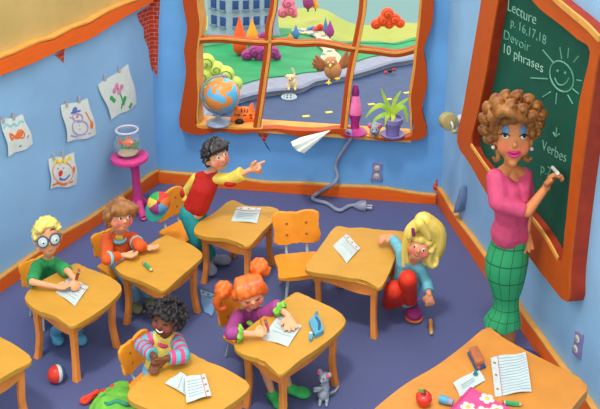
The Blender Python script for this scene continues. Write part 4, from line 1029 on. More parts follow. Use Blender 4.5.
drawing('flower', 'pegged drawing of a pink flower with green leaves, highest on the wall', [(97, 85), (127.5, 64.5), (136, 104), (110, 119)], [(106, 77.5), (120, 69.5)],
        [(PIN, 'blob', (.5, .28), .028), (PIN, 'blob', (.38, .36), .026), (PIN, 'blob', (.62, .36), .026), (PIN, 'blob', (.5, .44), .026), ((190, 110, 160), 'blob', (.5, .36), .014), (GR, 'line', [(.5, .5), (.5, .7), (.42, .88)], .008), (GR, 'line', [(.18, .45), (.25, .62)], .018), (GR, 'line', [(.48, .8), (.62, .62)], .02), (GR, 'line', [(.68, .95), (.78, .88)], .016)])
drawing('clown', 'pegged drawing of a clown face with a red nose, lowest on the wall', [(48, 159), (73.5, 153), (76, 184.5), (49, 188)], [(54.5, 157), (64, 154.5)],
        [(YE, 'line', [(.2, .25), (.3, .08), (.42, .22), (.52, .06), (.64, .2), (.78, .06), (.85, .2)], .012), (RED, 'blob', (.36, .55), (.026, .026)), (BLU, 'line', [(.3, .72), (.5, .76), (.68, .62)], .009), (PU, 'blob', (.3, .38), .01), (PU, 'blob', (.52, .36), .01), (O, 'blob', (.88, .5), (.014, .03)), (O, 'line', [(.05, .9), (.3, .86), (.5, .92), (.8, .86)], .009), (O, 'line', circle(.45, .52, .38, .36), .004)])
# ================================================================ fish bowl on its stand
pinkw = mat('pink_stand', (214, 70, 142), 1.15, rough=.4)
fb = at(139, 215, 0)
t = thing('pedestal_table', 'slanting pink pedestal table carrying the fishbowl by the left wall', 'small table', (fb.x, fb.y, 0))
tp = atY(129.5, 155.5, fb.y); TR = 18.5/ppm(tp)
obj('tabletop', [(lathe([(TR*.9, -.045), (TR, -.035), (TR*1.02, -.02), (TR, -.005), (TR*.95, 0)], tp, 32, (0, 0, 1)), pinkw)], t)
obj('column', [(tube([tp-V((-.03, 0, .046)), atY(135.5, 172, fb.y), atY(136.5, 186, fb.y), atY(138, 199, fb.y)], [.048, .034, .036, .046], 14, n=4), pinkw)], t)
for q in ((128, 214), (143, 217), (150, 206)):
    e = at(*q, .028); obj('foot', [(tube([atY(138, 197, fb.y), atY(138, 203, fb.y).lerp(e, .35)+V((0, 0, .03)), e+V((0, 0, .004)), e+(e-V((fb.x, fb.y, e.z)))*.12], [.036, .034, .028, .022], 10, n=4), pinkw)], t)
gl = bpy.data.materials.new('bowl_glass'); gl.use_nodes = True; b = gl.node_tree.nodes['Principled BSDF']
b.inputs['Base Color'].default_value = (.90, .97, .98, 1); b.inputs['Transmission Weight'].default_value = .95; b.inputs['Roughness'].default_value = .03; b.inputs['IOR'].default_value = 1.16; b.inputs['Specular IOR Level'].default_value = .8
bc = atY(127.5, 140, fb.y); BRr = 13.8/ppm(bc); bz = tp.z+.002
hgt = 27/ppm(bc)
t2 = thing('fishbowl', 'round glass fishbowl with a goldfish on the pink table', 'fishbowl', (tp.x, tp.y, bz))
bx = V((bc.x, fb.y, bz))
prof = [(.55, .0), (.82, .12), (.98, .32), (1, .46), (.95, .66), (.80, .82), (.66, .90), (.64, .95), (.78, 1.02)]
obj('bowl', [(lathe([(r*BRr, z*hgt) for r, z in prof]+[(r*BRr-.004, z*hgt+(.005 if z < .05 else 0)) for r, z in reversed(prof)], bx, 36), gl)], t2)
rim = mat('glass_rim', (214, 206, 222), 1.2, rough=.2, spec=.7)
obj('rim', [(tube([bx+V((cos(a)*BRr*.78, sin(a)*BRr*.78, hgt*1.02)) for a in [2*pi*i/32 for i in range(33)]], .009, 8, cap=False), rim)], t2)
pebble = mat('tank_pebbles', (226, 178, 196), 1.2, scale=60, c2=(240, 220, 120)); weed = mat('tank_weed', (54, 172, 84), 1.2)
obj('pebbles', [(lathe([(BRr*.5, .007), (BRr*.74, hgt*.13), (BRr*.6, hgt*.17), (BRr*.2, hgt*.2)], bx, 24), pebble)], t2)
bm = bmesh.new()
for i in range(9):
    a = i*2.4; q = bx+V((cos(a)*BRr*.42, BRr*.34+.1*BRr*sin(a), hgt*.14)); tube([q, q+V((.02*cos(i), .012, .05)), q+V((.035*cos(i*2), .0, .085+.01*(i % 3)))], [.012, .012, .003], 6, bm, n=3, flat=((0, 1, 0), .5))
obj('water_plant', [(bm, weed)], t2)
gold = mat('goldfish_orange', (244, 96, 24), 1.1, rough=.35)
fc = bx+V((.0, 0, hgt*.5)); s = BRr
t3 = thing('goldfish', 'orange goldfish swimming in the glass bowl', 'fish', fc-V((0, 0, .03)))
bm = bmesh.new(); ball(fc+V((.10*s, 0, 0)), (.42*s, .2*s, .28*s), bm=bm, sub=3); ball(fc+V((-.2*s, 0, 0)), (.25*s, .12*s, .14*s), bm=bm)
obj('body', [(remesh(bm, .004, 2), gold)], t3, angle=180)
for q in ([(-.35, 0), (-.75, .32), (-.62, .0), (-.78, -.3)], [(.2, .24), (.0, .45), (-.15, .2)], [(.1, -.22), (-.1, -.42), (-.12, -.18)]):
    obj('fin', [(slab(cat([fc+V((x*s, .006, z*s)) for x, z in q], 4), (0, .012, 0)), gold)], t3)
obj('eye', [(ball(fc+V((.32*s, -.15*s, .08*s)), .07*s), eye_w), (ball(fc+V((.33*s, -.2*s, .08*s)), .035*s), black)], t3)

# ================================================================ cap on the chair back
Yc = at(160, 222, .25).y
cc = atY(159, 203, 6.02); r = 11.5/ppm(cc)
t = thing('baseball_cap', 'multicoloured cap with teal brim hung on the chair back', 'cap', cc-V((0, 0, r)))
ax = V((.10, -.80, .55)).normalized(); x, y = frame_of(ax)
segc = [(220, 60, 52), (52, 170, 90), (240, 212, 86), (176, 72, 150), (90, 170, 224), (228, 120, 50)]
bms = []
for k in range(6):
    bm = bmesh.new(); g = []
    for i in range(7):
        th = pi/2*i/6; g.append([bm.verts.new(cc+(x*cos(a)+y*sin(a))*r*cos(th)+ax*r*.9*sin(th)) for a in [2*pi*(k+j/5)/6+.5 for j in range(6)]] if i < 6 else [bm.verts.new(cc+ax*r*.9)])
    for i in range(6):
        for j in range(5):
            if i < 5: bm.faces.new([g[i][j], g[i][j+1], g[i+1][j+1], g[i+1][j]])
            else: bm.faces.new([g[i][j], g[i][j+1], g[6][0]])
    bms.append((bm, mat('cap_%d' % k, segc[k], 1.25)))
obj('crown', bms, t)
obj('button', [(ball(cc+ax*r*.92, .014), mat('cap_0', segc[0]))], t)
dn = V((-.42, -.1, -1)); dn = (dn-ax*dn.dot(ax)).normalized(); sd_ = ax.cross(dn).normalized()
br = [cc+ax*r*.05+dn*(r*(.45+1.25*cos(a)))+sd_*(r*.92*sin(a)) for a in [pi*(-.5+i/14) for i in range(15)]]
obj('brim', [(slab(br, -ax*.012, .004), mat('teal_brim', (36, 150, 140), 1.25))], t)

# ================================================================ things on the floor
fbp = at(57, 381.5, 0); r = 9/ppm(fbp+V((0, 0, .06))); c = V((fbp.x, fbp.y, r))
t = thing('toy_ball', 'red white and blue ball on the floor beside the school desk', 'ball', (c.x, c.y, 0))
ax = V((-.75, -.55, .15)).normalized()
def band(c, r, ax, a, b_, n=6): return lathe([(r*cos(th), r*sin(th)) for th in [a+(b_-a)*i/n for i in range(n+1)]], c, 28, ax)
obj('ball', [(band(c, r, ax, .05, pi/2, 8), mat('ball_red', (232, 66, 48), 1.3, rough=.35)), (band(c, r, ax, -.35, .05, 4), mat('ball_white', (226, 236, 236), 1.35, rough=.35)), (band(c, r, ax, -pi/2, -.35, 8), mat('ball_blue', (62, 112, 170), 1.2, rough=.35))], t)

folder = mat('blue_plastic', (128, 176, 228), 1.6, rough=.35); strip_m = mat('pale_strip', (168, 206, 228), 1.6)
q = [at(*p, .012) for p in ((200, 289), (221, 296.5), (212, 316), (204, 311))]
t = thing('plastic_pocket', 'light blue plastic pocket with punched holes lying flat on the floor', 'plastic pocket', sum(q, V())/4-V((0, 0, .012)))
obj('pocket', [(slab(cat([q[0].lerp(q[3], .25), q[1].lerp(q[2], .25), q[1].lerp(q[2], .6)-V((.01, 0, 0)), q[2], q[2].lerp(q[3], .5)+V((0, .01, 0)), q[3]], 2), (0, 0, -.010), .003), folder)], t)
st = obj('punched_strip', [(slab([q[0], q[1], q[1].lerp(q[2], .25), q[0].lerp(q[3], .25)], (0, 0, -.010), .002), strip_m)], t)
for k in (.14, .4, .66, .88): obj('hole', [(lathe([(.009, -.002), (.009, .0012)], q[0].lerp(q[1], k).lerp(q[3].lerp(q[2], k), .12), 12), mat('hole_dark', (60, 80, 120), 1.4))], st)

# green schoolbag
gb = mat('green_bag', (122, 206, 76), 1.4, scale=18, noise=.12, bump=.3); dg_ = mat('bag_dark_teal', (52, 150, 116), 1.3); rs = mat('red_strap', (236, 70, 46), 1.3)  # dark teal patches for the pockets and flap edge
bc = at(122, 402, .07)
t = thing('school_bag', 'slumped green school bag with a red strap beside the front desk', 'bag', (bc.x, bc.y, 0))
bm = bmesh.new()
for x, y, z, r in ((110, 398, .05, .08), (121, 392, .06, .085), (122, 389, .06, .06), (118, 402, .07, .11), (103, 404, .04, .07), (120, 398, .06, .075), (112, 410, .07, .12), (118, 412, .08, .11), (127, 385, .06, .03), (98, 409, .04, .06)):
    p = at(x, y, z); ball((p.x, p.y, max(z, r*.55)), (r, r, r*.62), bm=bm)
obj('bag_body', [(remesh(bm, .009, 4), gb)], t, angle=180)
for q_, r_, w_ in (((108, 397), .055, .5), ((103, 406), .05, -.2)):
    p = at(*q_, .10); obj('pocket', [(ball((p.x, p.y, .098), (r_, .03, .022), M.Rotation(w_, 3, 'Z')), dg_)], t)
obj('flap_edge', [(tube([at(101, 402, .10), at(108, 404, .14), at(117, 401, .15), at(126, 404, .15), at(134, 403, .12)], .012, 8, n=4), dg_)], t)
obj('strap', [(tube([at(105, 391, .09), at(98, 393, .03), at(92, 397, .02), at(86, 402, .018), at(82, 401, .02), at(84, 398.5, .028), at(91, 395.5, .03), at(98, 391, .04)], .015, 8, n=5), rs)], t)
obj('strap', [(tube([at(112, 387, .10), at(117, 385, .06), at(123, 383.5, .05), at(130, 384, .09)], .014, 8, n=5), rs)], t)

# pencils
def pencil(a, b, r, label, body, name='pencil', tip=(90, 60, 50), group=None):
    a, b = V(a), V(b); t = thing(name, label, 'pencil', (a+b)/2-V((0, 0, r))); d = b-a; L_ = d.length; d.normalize()
    obj('barrel', [(cone(a+d*L_*.16, a+d*L_*.82, r, r, 6), body)], t)
    obj('ferrule', [(cone(a+d*L_*.10, a+d*L_*.16, r*1.03, r*1.03, 12), mat('ferrule', (190, 196, 200), 1.3, rough=.3))], t)
    obj('eraser', [(cone(a, a+d*L_*.10, r*.9, r, 12), mat('eraser_rose', (206, 96, 60), 1.3))], t)
    tp = obj('point', [(cone(a+d*L_*.82, a+d*L_*.95, r, r*.35, 8), mat('bare_wood', (232, 190, 136), 1.4))], t)
    obj('lead', [(cone(a+d*L_*.95, b, r*.35, .0008, 8), mat('lead', tip, 1.2))], tp); return t
pgreen = mat('pencil_green', (60, 178, 110), 1.5); porange = mat('pencil_orange', (246, 166, 40), 1.5); pbrown = mat('pencil_brown', (150, 78, 52), 1.3); ppink = mat('pencil_pink', (214, 96, 130), 1.3)
pencil(at(430.5, 319, .014), at(431.5, 335.5, .014), .013, 'orange pencil on the floor below the crouching girl', porange)
pencil(at(143.5, 262.5, DZ+.013), at(152.5, 271, DZ+.013), .013, 'green pencil lying on the desk of the boy in orange', pgreen)
ph = at(77, 281, DZ+.06)
pencil(atY(79.2, 269, ph.y+.01), at(74.2, 286.8, DZ+.004), .010, 'brown pencil in the hand of the boy in glasses', pbrown)
pencil(atY(265, 319, at(265, 327, DZ+.05).y), at(268.8, 332.3, DZ+.004), .010, 'pink pencil in the hand of the red haired girl', ppink)

# ================================================================ sheets of paper
def sheet(q, z, label, lines=(), name='paper_sheet', margin=None, wob=.006, dots=None, lift=0.0, catg='paper'):
    P = [at(x, y, z+.002) for x, y in q]; n = 8
    def S(u, v, o=0.0):
        p = P[0]*(1-u)*(1-v)+P[1]*u*(1-v)+P[2]*u*v+P[3]*(1-u)*v
        edge = max(abs(u-.5), abs(v-.5))*2
        return V((p.x, p.y, z+.0025+lift+wob*max(0, edge-.4)*(1+sin(u*6+v*4))+o))
    bm = bmesh.new(); g = [[bm.verts.new(S(i/n, j/n)) for j in range(n+1)] for i in range(n+1)]; h_ = [[bm.verts.new(S(i/n, j/n, -.002)) for j in range(n+1)] for i in range(n+1)]
    for i in range(n):
        for j in range(n):
            bm.faces.new([g[i][j], g[i+1][j], g[i+1][j+1], g[i][j+1]]); bm.faces.new([h_[i][j], h_[i][j+1], h_[i+1][j+1], h_[i+1][j]])
    for i in range(n):
        for A, B in (((i, 0), (i+1, 0)), ((i, n), (i+1, n)), ((0, i), (0, i+1)), ((n, i), (n, i+1))): bm.faces.new([g[A[0]][A[1]], g[B[0]][B[1]], h_[B[0]][B[1]], h_[A[0]][A[1]]])
    bmesh.ops.recalc_face_normals(bm, faces=bm.faces); sh = [(bm, paper)]
    for u0, u1, v in lines: sh.append((tube([S(u0+(u1-u0)*k/6, v+.006*sin(k*2.1), .0015) for k in range(7)], .0017, 5), ink))
    if margin is not None:
        a, horiz = margin; sh.append((tube([S(k/6, a, .0015) if horiz else S(a, k/6, .0015) for k in range(7)], .0022, 5), redline))
    for u, v in (dots or ()): sh.append((lathe([(.008, 0), (.007, .002)], S(u, v, .0005), 12), mat('punched_hole', (196, 132, 70), 1.5)))
    o = obj(name, sh); return tag(o, label, catg)
ln = lambda a, b, ks: [(a, b, k) for k in ks]
sheet([(70, 277.5), (89, 287), (75, 306.5), (55.5, 292)], DZ, 'sheet of paper the boy in glasses writes on', ln(.2, .85, (.45, .6, .75)), margin=(.2, True))
sheet([(237, 207.5), (261.5, 208), (257, 223.5), (231, 221)], DZ, 'lined sheet of paper on the desk of the standing boy', ln(.12, .9, (.4, .52, .64, .76)), margin=(.22, True), dots=((.2, .1), (.5, .1), (.8, .1)))
sheet([(346.5, 234.5), (360.5, 248.5), (346.5, 263.5), (333, 246)], DZ, 'sheet of paper on the desk the blonde girl holds', ln(.2, .9, (.3, .42, .54)), margin=(.22, True), dots=((.2, .1), (.5, .1), (.8, .1)))
sheet([(279, 315), (302, 326), (288, 347), (262, 339)], DZ, 'sheet of paper under the hand of the red haired girl', ln(.15, .9, (.3, .45, .6)), margin=(.15, True))
sheet([(165, 384), (180, 372.5), (188, 378), (196, 402)], DZ, 'folded sheet underneath the other paper on the front desk', ln(.15, .85, (.4, .6)), wob=.008)
sheet([(184.5, 380), (205, 376), (211.5, 398), (186.5, 405)], DZ, 'lined sheet on top of the folded one on the front desk', ln(.1, .75, (.2, .32, .44, .56, .68, .8)), margin=(.8, False), lift=.014, dots=((.9, .2), (.9, .5), (.9, .8)))
sheet([(490.5, 359), (525.5, 352.5), (531.5, 392), (495, 397)], TZ, 'large lined sheet with punched holes on the teacher desk', ln(.2, .97, [k/14 for k in range(1, 14)]), margin=(.2, False), dots=((.09, .16), (.09, .48), (.09, .82)), wob=.01)
sheet([(453, 383.5), (478, 369), (485.5, 380.5), (460, 397)], TZ, 'small note with a green pin on the teacher desk', ln(.2, .7, (.4, .52, .64)), wob=.006)
tag(obj('push_pin', [(lathe([(.012, 0), (.014, .004), (.007, .01), (.009, .02), (.004, .024)], at(475.5, 374.5, TZ+.006), 12), mat('teal_pin', (24, 128, 124), 1.3))]), 'small teal push pin stuck in the note on the teacher desk', 'push pin')

# ================================================================ sharpener box and its cap, on the red haired girl's desk
lbx = mat('blue_case', (88, 178, 214), 1.5, rough=.35); dbl = mat('case_slot', (44, 96, 128), 1.4)
q = [at(*p, DZ+.03) for p in ((308.5, 319.5), (318.5, 314.5), (324, 329.5), (315, 334.5))]; c = sum(q, V())/4
t = thing('pencil_case', 'small light blue pencil case with a dark slot on the desk', 'pencil case', (c.x, c.y, DZ))
obj('case', [(slab(cat([q[0].lerp(q[1], .15), q[0].lerp(q[1], .85), q[1].lerp(q[2], .12), q[1].lerp(q[2], .88), q[2].lerp(q[3], .12), q[2].lerp(q[3], .88), q[3].lerp(q[0], .12), q[3].lerp(q[0], .88)], 3), (0, 0, -.029), .008), lbx)], t)
obj('slot', [(tube([q[1].lerp(q[0], .25)+(c-q[1])*.12+V((0, 0, .001)), (q[1]+q[2])/2+(c-(q[1]+q[2])/2)*.4+V((0, 0, .002)), q[2].lerp(q[3], .35)+(c-q[2])*.25+V((0, 0, .001))], .008, 8, n=4, flat=((0, 0, 1), .3)), dbl)], t)
obj('tab', [(tube([q[0].lerp(q[1], .7)-V((0, 0, .012)), at(315.5, 314.5, DZ+.015), at(316.8, 312, DZ+.012)], .008, 8, n=3), lbx)], t)
p = at(311, 336, DZ); tag(obj('eraser', [(slab(cat([at(x, y, DZ+.022) for x, y in ((309.3, 333), (312.3, 333), (312.6, 338), (309.5, 338.5))], 3), (0, 0, -.0215), .004), lbx), (slab(cat([at(x, y, DZ+.0235) for x, y in ((309.5, 331.6), (312.2, 331.6), (312.3, 333.2), (309.4, 333.2))], 2), (0, 0, -.0225), .003), white)]), 'tiny blue and white eraser beside the light blue pencil case', 'eraser')

# ================================================================ teacher desk things
red = mat('apple_red', (226, 44, 34), 1.35, rough=.25, spec=.6)
p = at(423.5, 405, TZ); r = 8.2/ppm(p); t = thing('apple', 'shiny red apple with a leaf on the teacher desk', 'apple', p)
bm = bmesh.new(); prof = [(.05, .12), (.35, .02), (.62, .12), (.88, .5), (1, .95), (.95, 1.35), (.72, 1.62), (.40, 1.68), (.12, 1.52), (.01, 1.45)]
obj('fruit', [(lathe([(a*r, h_*r) for a, h_ in [(.02, .1)]+prof], p, 28), red)], t, angle=80)
stm = obj('stem', [(tube([p+V((0, 0, 1.45*r)), p+V((.1*r, 0, 1.8*r)), p+V((.05*r, .05*r, 2.15*r))], .006, 8, n=3), mat('stem_brown', (110, 80, 40), 1.2))], t)
obj('leaf', [(slab(cat([p+V((x*r, -.1*r*abs(x), z*r)) for x, z in ((.1, 1.75), (-.25, 2.2), (-.75, 2.25), (-.5, 1.9))], 4), (0, .006, 0)), mat('apple_leaf', (120, 176, 84), 1.3))], stm)
# brown block over blue box
wz = TZ
q = [at(*p_, TZ+.052) for p_ in ((468.5, 347), (477.5, 344.5), (485.5, 359.5), (476.5, 363))]
blk = mat('brown_block', (196, 116, 72), 1.5); bl2 = mat('block_blue', (36, 96, 150), 1.3)
c = sum(q, V())/4; t = thing('board_eraser', 'brown board eraser with blue felt pad on the teacher desk', 'eraser', (c.x, c.y, TZ))
obj('handle', [(slab([a_.lerp(b2, k_) for a_, b2 in zip(q, q[1:]+q[:1]) for k_ in (.1, .9)], (0, 0, -.030), .008), blk)], t)
obj('felt_pad', [(slab([V((x.x, x.y, TZ+.021))+(x-c)*.10 for x in q], (0, 0, -.0205), .006), bl2)], t)
p = at(478.5, 367.5, TZ+.014); tag(obj('red_bead', [(ball(p, .013), red)]), 'tiny red bead in front of the brown board eraser', 'bead')
# flowered notebook
q = [(452, 409), (472, 387.5), (483, 391), (497, 402), (513, 409), (511, 425), (480, 440), (448, 420)]
pk2 = mat('notebook_pink', (240, 92, 158), 1.55); t = thing('flowered_notebook', 'pink notebook with white daisies on the teacher desk', 'notebook', at(480, 412, TZ))
Q = [at(x, y, TZ+.028) for x, y in ((472, 387.5), (514, 410), (492, 446), (448, 414))]
obj('cover', [(slab([a.lerp(b_, k) for a, b_ in zip(Q, Q[1:]+Q[:1]) for k in (.03, .97)], (0, 0, -.006), .002), pk2)], t)
obj('pages', [(slab([V((a.x, a.y, TZ+.0215))+(sum(Q, V())/4-a)*.02 for a in Q], (0, 0, -.015)), paper)], t)
obj('back_cover', [(slab([V((a.x, a.y, TZ+.0060)) for a in Q], (0, 0, -.0055), .002), pk2)], t)
obj('spine', [(tube([Q[3]+V((0, 0, -.012)), Q[0]+V((0, 0, -.012))], .014, 10), mat('notebook_spine', (214, 66, 140), 1.5))], t)
dz_w, dz_y = mat('daisy_white', (246, 242, 230), 1.6), mat('daisy_yellow', (242, 214, 74), 1.6)
for x, y in ((487, 398.5), (468, 407), (483, 411.5), (497, 409.5)):
    c = at(x, y, TZ+.0285); sh = [(ball(c+V((cos(a)*.024, sin(a)*.024, 0)), (.0155, .0155, .0022)), dz_w) for a in [2*pi*i/5+x for i in range(5)]]+[(ball(c, (.012, .012, .004)), dz_y)]
    obj('daisy', sh, t)
pencil(at(502, 402.5, TZ+.012), at(523, 404.5, TZ+.012), .012, 'short green pencil on the teacher desk', pgreen)
a, b_ = at(439.5, 398.5, TZ+.022), at(453, 402.5, TZ+.022); d = (b_-a).normalized()
t = thing('glue_stick', 'small blue glue stick with a grey cap between apple and notebook', 'glue stick', (a+b_)/2-V((0, 0, .018)))
obj('tube', [(cone(a, a.lerp(b_, .62), .021, .021, 20), lbx)], t); obj('cap', [(cone(a.lerp(b_, .62), b_, .018, .015, 20), mat('mauve_cap', (160, 160, 196), 1.4))], t)
# ================================================================ on the window sill
SZ = SILLZ+.001
def sill(px, off): # point on the sill at picture column px, distance off in front of the wall face
    p = BACK.px(px, 125); a = (p-BL).dot(eb)
    for _ in range(4):
        q = BACK.pt(a, SZ, off); x = 300+FPX*q.x/depth(q); a += (px-x)/ppm(q)
    return BACK.pt(a, SZ, off)
gmet = mat('grey_metal', (132, 148, 172), 1.0, rough=.35, spec=.5)
p = sill(218.5, .035); k = 1/ppm(p)
t = thing('globe', 'globe with orange land and blue sea on the window sill', 'globe', p)
obj('base', [(lathe([(12*k, 0), (12.5*k, .012), (10*k, .03), (4*k, .05), (2*k, .075), (1.6*k, .11)], p, 28), gmet)], t)
gc = atY(222, 95.5, p.y); gr = 18*k
sea = bpy.data.materials.new('globe_map'); sea.use_nodes = True; N = sea.node_tree.nodes; L = sea.node_tree.links; b = N['Principled BSDF']; b.inputs['Roughness'].default_value = .4
tc = N.new('ShaderNodeTexCoord'); no = N.new('ShaderNodeTexNoise'); no.inputs['Scale'].default_value = 8.5; no.inputs['Detail'].default_value = 3; L.new(tc.outputs['Object'], no.inputs['Vector'])
r_ = N.new('ShaderNodeValToRGB'); r_.color_ramp.interpolation = 'CONSTANT'; e = r_.color_ramp.elements; e[0].color = (*rgb((86, 178, 224), 1.0), 1); e[1].position = .50; e[1].color = (*rgb((226, 142, 60), 1.0), 1)
L.new(no.outputs[0], r_.inputs[0]); L.new(r_.outputs[0], b.inputs['Base Color'])
obj('sphere', [(ball(gc, gr, sub=4), sea)], t, angle=180)
arc = [gc+V((cos(a)*gr*1.14, -.0, sin(a)*gr*1.14)) for a in [R(78+i*10) for i in range(20)]]
obj('meridian_arm', [(tube(arc+[p+V((0, 0, .10))], .010, 8, n=2), gmet)], t); obj('finial', [(ball(gc+V((.02, 0, gr*1.16)), .018), gmet)], t)

# orange cat looking in from the ledge outside
orc = mat('cat_orange', (236, 116, 40), .95, noise=.1, scale=20); stc = mat('cat_stripe', (150, 62, 22), 1); nos = mat('cat_nose', (30, 26, 30), .9, rough=.2)
p0 = sill(243, -.10); k = 1/ppm(p0); c = atY(244, 115, p0.y); 
t = thing('cat', 'orange striped cat with big black nose peeking over the sill behind the globe', 'cat', BACK.pt((c-BL).dot(eb), .34, -.3))
bm = bmesh.new(); ball(c, (12*k, 9*k, 8.5*k), bm=bm, sub=3); ball(c+V((-3*k, -6*k, -3*k)), (6.5*k, 4*k, 4*k), bm=bm)
for s in (-1, 1): cone(c+V((s*7*k, 0, 5*k)), c+V((s*8.5*k, 0, 13*k)), 4*k, 1*k, 12, bm)
rear = BACK.pt((c-BL).dot(eb), .34, -.28)
chain(bm, [c+V((0, 3*k, -2*k)), V((c.x+.02, (c.y+rear.y)/2+.04, c.z-.06)), V((rear.x+.04, rear.y+.02, .47)), V((rear.x+.05, rear.y+.0, .42))], [7*k, 8*k, .10, .075])
for s in (-1, 1): chain(bm, [c+V((s*8*k, 2*k, -6*k)), c+V((s*10*k, -3*k, -8*k)), V((c.x+s*11*k, c.y-6*k, SZ+.022))], [.035, .03, .022])
me = remesh(bm, .006, 3); obj('body', [(me, orc)], t, angle=180)
bx_ = BVHTree.FromBMesh(bm_of(t.children[0].data)); 
def onc(u, v):
    o = c+V((u*k, -.5, v*k)); q_ = bx_.ray_cast(o-V(t.location), V((0, 1, 0))); return (q_[0]+V(t.location)) if q_[0] else c+V((u*k, -9*k, v*k))
obj('nose', [(ball(onc(-4, -3)+V((0, -.3*k, 0)), (4.6*k, 2.6*k, 3.2*k), sub=3), nos)], t)
for s in (-1, 1): obj('eye', [(tube([onc(s*3.0-1.8-1.4, 2.6), onc(s*3-1.8, 3.4), onc(s*3-1.8+1.4, 2.6)], .006, 6, n=3), nos)], t)
for u0, v0, u1, v1 in ((-2, 8, -1.5, 5), (1, 8, .8, 5), (4, 7.5, 3, 5), (8, 3, 5.5, 2.4), (8.5, 0, 6, 0), (-9, 3, -7, 2.5)): obj('stripe', [(tube([onc(u0, v0), onc((u0+u1)/2, (v0+v1)/2), onc(u1, v1)], [.006, .01, .003], 6, n=2), stc)], t)

# lava lamp with its cable and plug
p = sill(355, .03); k = 1/ppm(p)
mag2 = mat('lamp_base_magenta', (172, 44, 128), 1.0, rough=.3); glow = mat('lamp_glass_pink', (226, 84, 158), .95, rough=.15, spec=.7, c2=(240, 140, 190), scale=9); tipm = mat('lamp_tip_purple', (134, 40, 116), 1.0, rough=.35)
t = thing('lava_lamp', 'pink lava lamp on the sill with a grey cable down to the floor', 'lamp', p)
hz = 50*k*1.03
obj('base', [(lathe([(12*k, 0), (12.2*k, .012), (8*k, .028), (4.6*k, .05), (4.2*k, hz*.22), (6.8*k, hz*.40)], p, 28), mag2)], t)
obj('glass', [(lathe([(6.8*k, hz*.40), (7*k, hz*.43), (5.4*k, hz*.62), (3.6*k, hz*.78)], p, 28), glow)], t)
obj('cap', [(lathe([(3.7*k, hz*.78), (3.8*k, hz*.83), (3.1*k, hz*.93), (1.7*k, hz*.99), (.3*k, hz)], p, 24), tipm)], t)
W_ = PROT+.02
pts = [p+V((-11*k, -.01, .014)), sill(345.5, PROT-.02)+V((0, 0, .016)), BACK.px(350, 131, PROT+.03), BACK.px(351.3, 138, PROT+.02), BACK.px(345, 148, .05), BACK.px(338.5, 158, .03), BACK.px(335.5, 167, .03), BACK.px(337.5, 176, .05), BACK.px(334.5, 183, .078), BACK.px(327, 188, .085), at(318, 193, .035), at(312.5, 197.5, .018), at(316, 200.5, .018), at(327, 203.5, .018), at(339, 210.5, .018), at(349, 206, .018), at(357, 205.5, .022)]
cm = mat('grey_cable', (148, 156, 180), 1.2, rough=.4); cb = obj('cable', [(tube(pts, .0165, 10, n=6), cm)], t)
a, b_ = at(356.5, 205.8, .03), at(366, 206.5, .03); d = (b_-a).normalized()
pl = obj('plug', [(lathe([(.018, -.02), (.03, .0), (.046, .03), (.05, .07), (.044, .085)], a, 16, d), cm)], cb)
for s in (-1, 1): q_ = a+d*.08+d.cross(V((0, 0, 1)))*s*.02; obj('prong', [(cone(q_, q_+d*.055, .008, .008, 8), mat('prong_metal', (196, 200, 206), 1.2, rough=.25))], pl)

# pot plant
p = sill(392.5, .055); k = 1/ppm(p)
potm = mat('lilac_pot', (132, 124, 182), 1.0, rough=.5); leafm = mat('plant_leaf', (196, 208, 66), 1.1, rough=.45, scale=8, c2=(120, 186, 74)); soil = mat('soil', (60, 44, 40), 1)
t = thing('potted_plant', 'spiky yellow green plant in a lilac pot on the window sill', 'plant', p)
obj('saucer', [(lathe([(7*k, 0), (11*k, .010), (12*k, .028), (10.5*k, .03), (7*k, .014)], p, 28), potm)], t)
obj('pot', [(lathe([(6*k, .014), (8.3*k, 15*k), (8.4*k, 15.2*k), (9.8*k, 15.4*k), (10*k, 20*k), (8.8*k, 20.4*k), (8.4*k, 18*k), (.1*k, 18*k)], p, 28), potm)], t)
top = p+V((0, 0, 19*k))
for pts_, o0, w_ in ((((392, 114), (382, 105.5), (373, 109), (365, 118.5)), .02, 3.4), (((391, 113), (386, 101), (381, 88)), -.02, 3), (((393, 112), (395, 101), (401, 90.5)), -.02, 3.2), (((394, 112), (401, 104), (409.5, 97.5)), -.01, 3.4),
        (((394, 113), (402, 107), (406, 113), (407.5, 123.5)), .03, 3.4), (((391, 114), (383, 115), (376, 119), (372, 124)), .05, 2.8), (((391, 115), (387, 117), (385, 126)), .07, 2.8), (((393, 115), (393, 119), (392, 128)), .07, 2.8)):
    nP = len(pts_); P = [top-V((0, 0, 3*k))]+[atY(x_, y_, top.y-o0*min(1, i_*.8)) for i_, (x_, y_) in enumerate(pts_)]
    P = cat(P, 5, False); n_ = len(P); bm = bmesh.new(); rows = []
    for i, q_ in enumerate(P):
        tt = i/(n_-1); w2 = w_*k*.75*(sin(pi*min(1, .18+tt*.82))**.8)+.0006
        d = (P[min(i+1, n_-1)]-P[max(i-1, 0)]).normalized(); s = d.cross(V((.0, -.8, .6))).normalized(); u_ = s.cross(d)
        rows.append([bm.verts.new(q_-s*w2), bm.verts.new(q_-u_*.25*w2), bm.verts.new(q_+s*w2), bm.verts.new(q_+u_*.15*w2)])
    for i in range(n_-1):
        for j in range(4): bm.faces.new([rows[i][j-1], rows[i][j], rows[i+1][j], rows[i+1][j-1]])
    bm.faces.new(rows[0]); bm.faces.new(list(reversed(rows[-1]))); bmesh.ops.recalc_face_normals(bm, faces=bm.faces)
    obj('leaf', [(bm, leafm)], t, angle=70)

